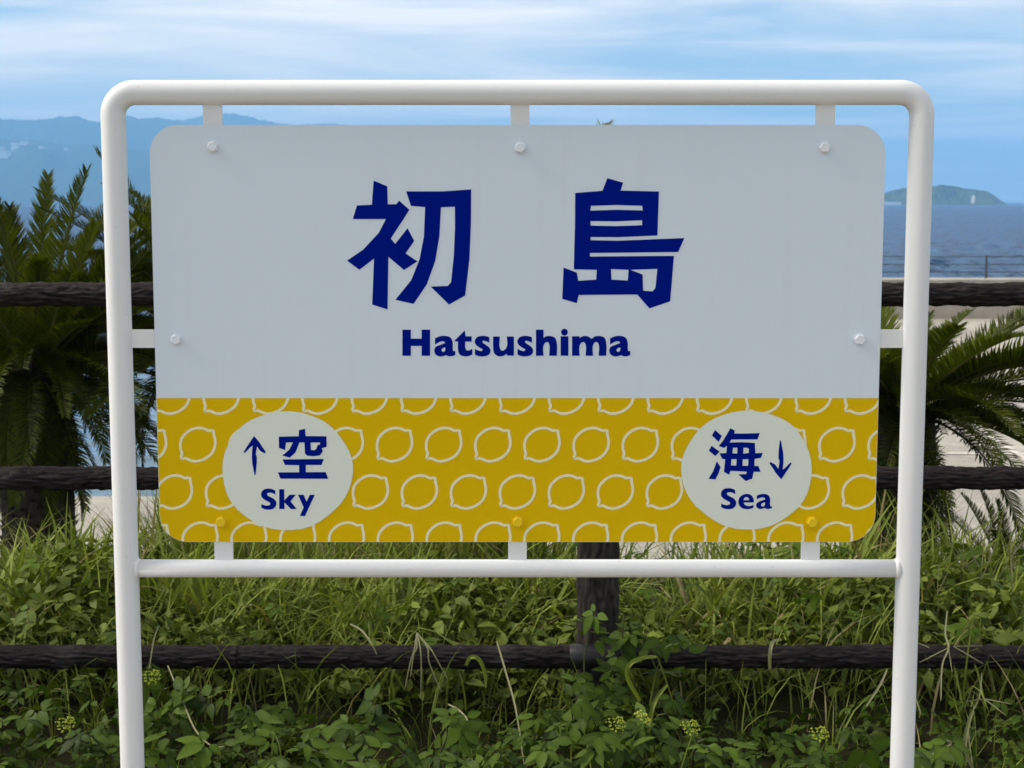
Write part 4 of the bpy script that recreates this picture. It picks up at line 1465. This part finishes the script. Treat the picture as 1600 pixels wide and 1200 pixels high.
# single grass stalks and blades that stand out, each traced as a curve with its own depth
def ribbon(name, pts, w, mat, label, group, tint=0.6, spikes=(), cat='grass blade'):
    """pts: (px, py, Y) control points of a curved blade"""
    C = [P(*p) for p in pts]
    fine = []
    m = len(C)
    for i in range(m - 1):
        p0, p1 = C[i], C[i + 1]
        t0 = (C[i + 1] - C[max(i - 1, 0)]) * 0.5
        t1 = (C[min(i + 2, m - 1)] - C[i]) * 0.5
        for k in range(6):
            t = k / 6
            fine.append(p0 * (2 * t**3 - 3 * t**2 + 1) + t0 * (t**3 - 2 * t**2 + t) + p1 * (-2 * t**3 + 3 * t**2) + t1 * (t**3 - t**2))
    fine.append(C[-1])
    n_ = len(fine)
    V, F = [], []
    for i, p in enumerate(fine):
        t = (fine[min(i + 1, n_ - 1)] - fine[max(i - 1, 0)]).normalized()
        view = (p - EYE).normalized()
        s = t.cross(view)
        s = s.normalized() if s.length > 1e-5 else Vector((1, 0, 0))
        ww = w * (0.55 + 0.45 * math.sin(math.pi * min(1, 0.15 + 0.85 * i / (n_ - 1)))) * (1 if i < n_ - 1 else 0.1)
        V += [tuple(p - s * ww / 2), tuple(p + view * ww * 0.25), tuple(p + s * ww / 2)]
    for i in range(n_ - 1):
        b = i * 3
        F += [(b, b + 1, b + 4, b + 3), (b + 1, b + 2, b + 5, b + 4)]
    o = mk(name, V, F, mat, None, tuple(fine[0]), tint=[tint] * len(V))
    tag(o, label, cat, group)
    for sp in spikes:
        a, b = P(*sp[0]), P(*sp[1])
        mk('seed_spike', *tube([a, a.lerp(b, 0.5), b], [0.0016, 0.0019, 0.0008], 5), mat, o, a, tint=[tint] * 15)
    return o


GB = 'single blades in front of the bank'
ribbon('grass_blade', [(1000, 1095, 3.95), (981, 1060, 3.9), (984, 1038, 3.88), (1005, 1028, 3.9), (1027, 1026, 3.95)], 0.012, M['grass'], 'broad green blade arching like a loop below the fence post', GB, 0.5)
ribbon('grass_blade', [(1027, 1026, 3.95), (1036, 1050, 3.95), (1048, 1085, 3.95), (1056, 1115, 3.95)], 0.004, M['grass'], 'thin green blade falling from the looped blade', GB, 0.5)
ribbon('grass_blade', [(1013, 1145, 3.75), (1020, 1105, 3.75), (1030, 1085, 3.78), (1043, 1069, 3.8)], 0.011, M['grass'], 'upright curved blade under the looped blade', GB, 0.55)
ribbon('dry_straw', [(776, 1002, 4.08), (790, 1050, 4.0), (806, 1110, 3.9), (820, 1205, 3.75)], 0.005, M['straw'], 'long pale straw crossing the bottom rail at centre', GB, 0.6)
ribbon('grass_blade', [(1203, 1046, 4.12), (1203, 1020, 4.1), (1208, 1003, 4.12), (1222, 999, 4.2)], 0.010, M['straw'], 'yellowed blade folded over the bottom rail right of the post', GB, 0.7)
ribbon('grass_blade', [(728, 1040, 4.1), (735, 1027, 4.08), (748, 1030, 4.08), (757, 1050, 4.1), (759, 1075, 4.1)], 0.011, M['grass'], 'hooked green blade hanging over the bottom rail left of centre', GB, 0.7)
for i, e2 in enumerate(((641, 1060), (657, 1092), (690, 1082), (700, 1062), (632, 1078))):
    ribbon('dry_straw', [(651, 988, 4.2), (656 + (e2[0] - 656) * .35, 1012, 4.12), ((651 + e2[0]) / 2 + 4 * (i % 2), (988 + e2[1]) / 2, 4.1), (e2[0], e2[1], 4.08)], 0.0038, M['straw'],
           ['leftward thread of the drooping seed head left of centre', 'longest thread of the drooping seed head left of centre', 'rightmost long thread of the drooping seed head',
            'short right thread of the drooping seed head', 'outer left thread of the drooping seed head'][i], 'threads of the drooping seed head', 0.5)
ribbon('dry_straw', [(547, 975, 4.25), (565, 985, 4.15), (580, 1005, 4.1), (589, 1023, 4.1)], 0.005, M['straw'], 'short pale straw bent over the bottom rail left of centre', GB, 0.8)
ribbon('dry_straw', [(262, 1040, 4.0), (285, 1095, 3.85), (305, 1140, 3.75), (330, 1165, 3.7), (350, 1166, 3.68)], 0.004, M['straw'], 'thin straw curling down right of the left post', GB, 0.4)
ribbon('dry_straw', [(233, 1045, 4.05), (240, 1000, 4.1), (248, 978, 4.15)], 0.004, M['straw'], 'short straw crossing the rail beside the left post', GB, 0.4)
ribbon('grass_blade', [(237, 1180, 3.7), (243, 1155, 3.65), (258, 1146, 3.65)], 0.009, M['grass'], 'small bent blade low beside the left post', GB, 0.6)
ribbon('dry_straw', [(700, 1100, 3.85), (720, 1112, 3.8), (733, 1135, 3.75), (738, 1200, 3.7)], 0.004, M['straw'], 'forked straw near the bottom edge at centre', GB, 0.5,
       spikes=(((733, 1135, 3.75), (752, 1165, 3.72)), ((735, 1150, 3.75), (724, 1180, 3.72))))
ribbon('dry_straw', [(1386, 1046, 3.95), (1375, 1070, 3.9), (1362, 1090, 3.86), (1353, 1104, 3.85)], 0.006, M['straw'], 'pale straw drooping left of the right post below the rail', GB, 0.7)
ribbon('dry_straw', [(1428, 1085, 3.9), (1437, 1110, 3.88), (1436, 1122, 3.88)], 0.004, M['straw'], 'short dry curl right of the right post', GB, 0.4)
CG = 'wiry crabgrass stalks at the right'
ribbon('crabgrass_stalk', [(1480, 955, 4.35), (1477, 990, 4.2), (1482, 1012, 4.08), (1472, 1040, 4.05), (1470, 1096, 4.0)], 0.005, M['straw'], 'crabgrass stalk spread over the bottom rail right of the post', CG, 0.7,
       spikes=(((1482, 1012, 4.08), (1437, 1035, 4.06)), ((1490, 1010, 4.08), (1536, 1037, 4.06)), ((1482, 1012, 4.08), (1488, 1051, 4.04)), ((1490, 1010, 4.08), (1535, 1009, 4.1)),
               ((1452, 1012, 4.1), (1430, 1003, 4.12))), cat='grass stalk')
ribbon('crabgrass_stalk', [(1500, 945, 4.9), (1502, 890, 4.85), (1508, 822, 4.8)], 0.004, M['straw'], 'tall upright crabgrass stalk nearest the right post', CG, 0.5,
       spikes=(((1502, 888, 4.85), (1475, 833, 4.8)), ((1503, 888, 4.85), (1561, 845, 4.8)), ((1533, 915, 4.85), (1480, 840, 4.8))), cat='grass stalk')
ribbon('crabgrass_stalk', [(1536, 950, 4.8), (1533, 900, 4.8), (1540, 824, 4.8)], 0.004, M['straw'], 'second tall crabgrass stalk from the right post', CG, 0.4,
       spikes=(((1533, 895, 4.8), (1508, 840, 4.78)), ((1534, 905, 4.8), (1556, 850, 4.78)), ((1545, 915, 4.8), (1562, 872, 4.78)), ((1552, 918, 4.8), (1575, 878, 4.78))), cat='grass stalk')
ribbon('crabgrass_stalk', [(1585, 950, 4.7), (1580, 890, 4.7), (1578, 838, 4.7)], 0.005, M['straw'], 'crabgrass stalk at the right picture edge with a thick seed head', CG, 0.6,
       spikes=(((1580, 868, 4.7), (1566, 850, 4.7)), ((1580, 870, 4.7), (1600, 845, 4.7))), cat='grass stalk')
ribbon('crabgrass_stalk', [(1466, 960, 4.6), (1465, 920, 4.6), (1467, 880, 4.6)], 0.003, M['straw'], 'short crabgrass stalk just right of the right post', CG, 0.4,
       spikes=(((1466, 925, 4.6), (1482, 892, 4.58)),), cat='grass stalk')
ribbon('crabgrass_stalk', [(1520, 1200, 3.7), (1513, 1130, 3.75), (1530, 1090, 3.8), (1534, 1050, 3.9)], 0.004, M['straw'], 'dim crabgrass stalk in the shade below the rail at right', CG, 0.2,
       spikes=(((1538, 1092, 3.8), (1510, 1096, 3.78)), ((1538, 1092, 3.8), (1572, 1118, 3.76)), ((1538, 1092, 3.8), (1580, 1100, 3.78))), cat='grass stalk')
ribbon('grass_blade', [(1520, 1200, 3.6), (1508, 1170, 3.6), (1512, 1135, 3.6), (1521, 1108, 3.6)], 0.010, M['straw'], 'pale upright blade in the dark lower right corner', CG, 0.25)
ribbon('grass_blade', [(1425, 1195, 3.6), (1460, 1175, 3.58), (1485, 1162, 3.56), (1478, 1155, 3.56)], 0.007, M['straw'], 'pale blade lying sideways beside the foot of the right post', CG, 0.35)
ribbon('grass_blade', [(1352, 870, 4.6), (1372, 835, 4.6), (1392, 803, 4.6)], 0.008, M['grass'], 'single green blade slanting up between the panel corner and the right post', GB, 0.6)

# ------------------------------------------------------------------ haze
hz_V, hz_F = box(-9000, 9000, -2600, 12000, SEA_Z - 3.0, 440.0)
haze = mk('haze', hz_V, hz_F, None)
hm = bpy.data.materials.new('haze_air')
hm.use_nodes = True
nt = hm.node_tree
nt.nodes.clear()
ho = N(nt, 'ShaderNodeOutputMaterial')
pv = N(nt, 'ShaderNodeVolumePrincipled')
pv.inputs['Color'].default_value = (0.28, 0.61, 1.0, 1)
pv.inputs['Density'].default_value = 0.00023
pv.inputs['Anisotropy'].default_value = 0.0
nt.links.new(pv.outputs[0], ho.inputs['Volume'])
haze.data.materials.append(hm)
tag(haze, 'pale blue sea haze', None, None, 'stuff')
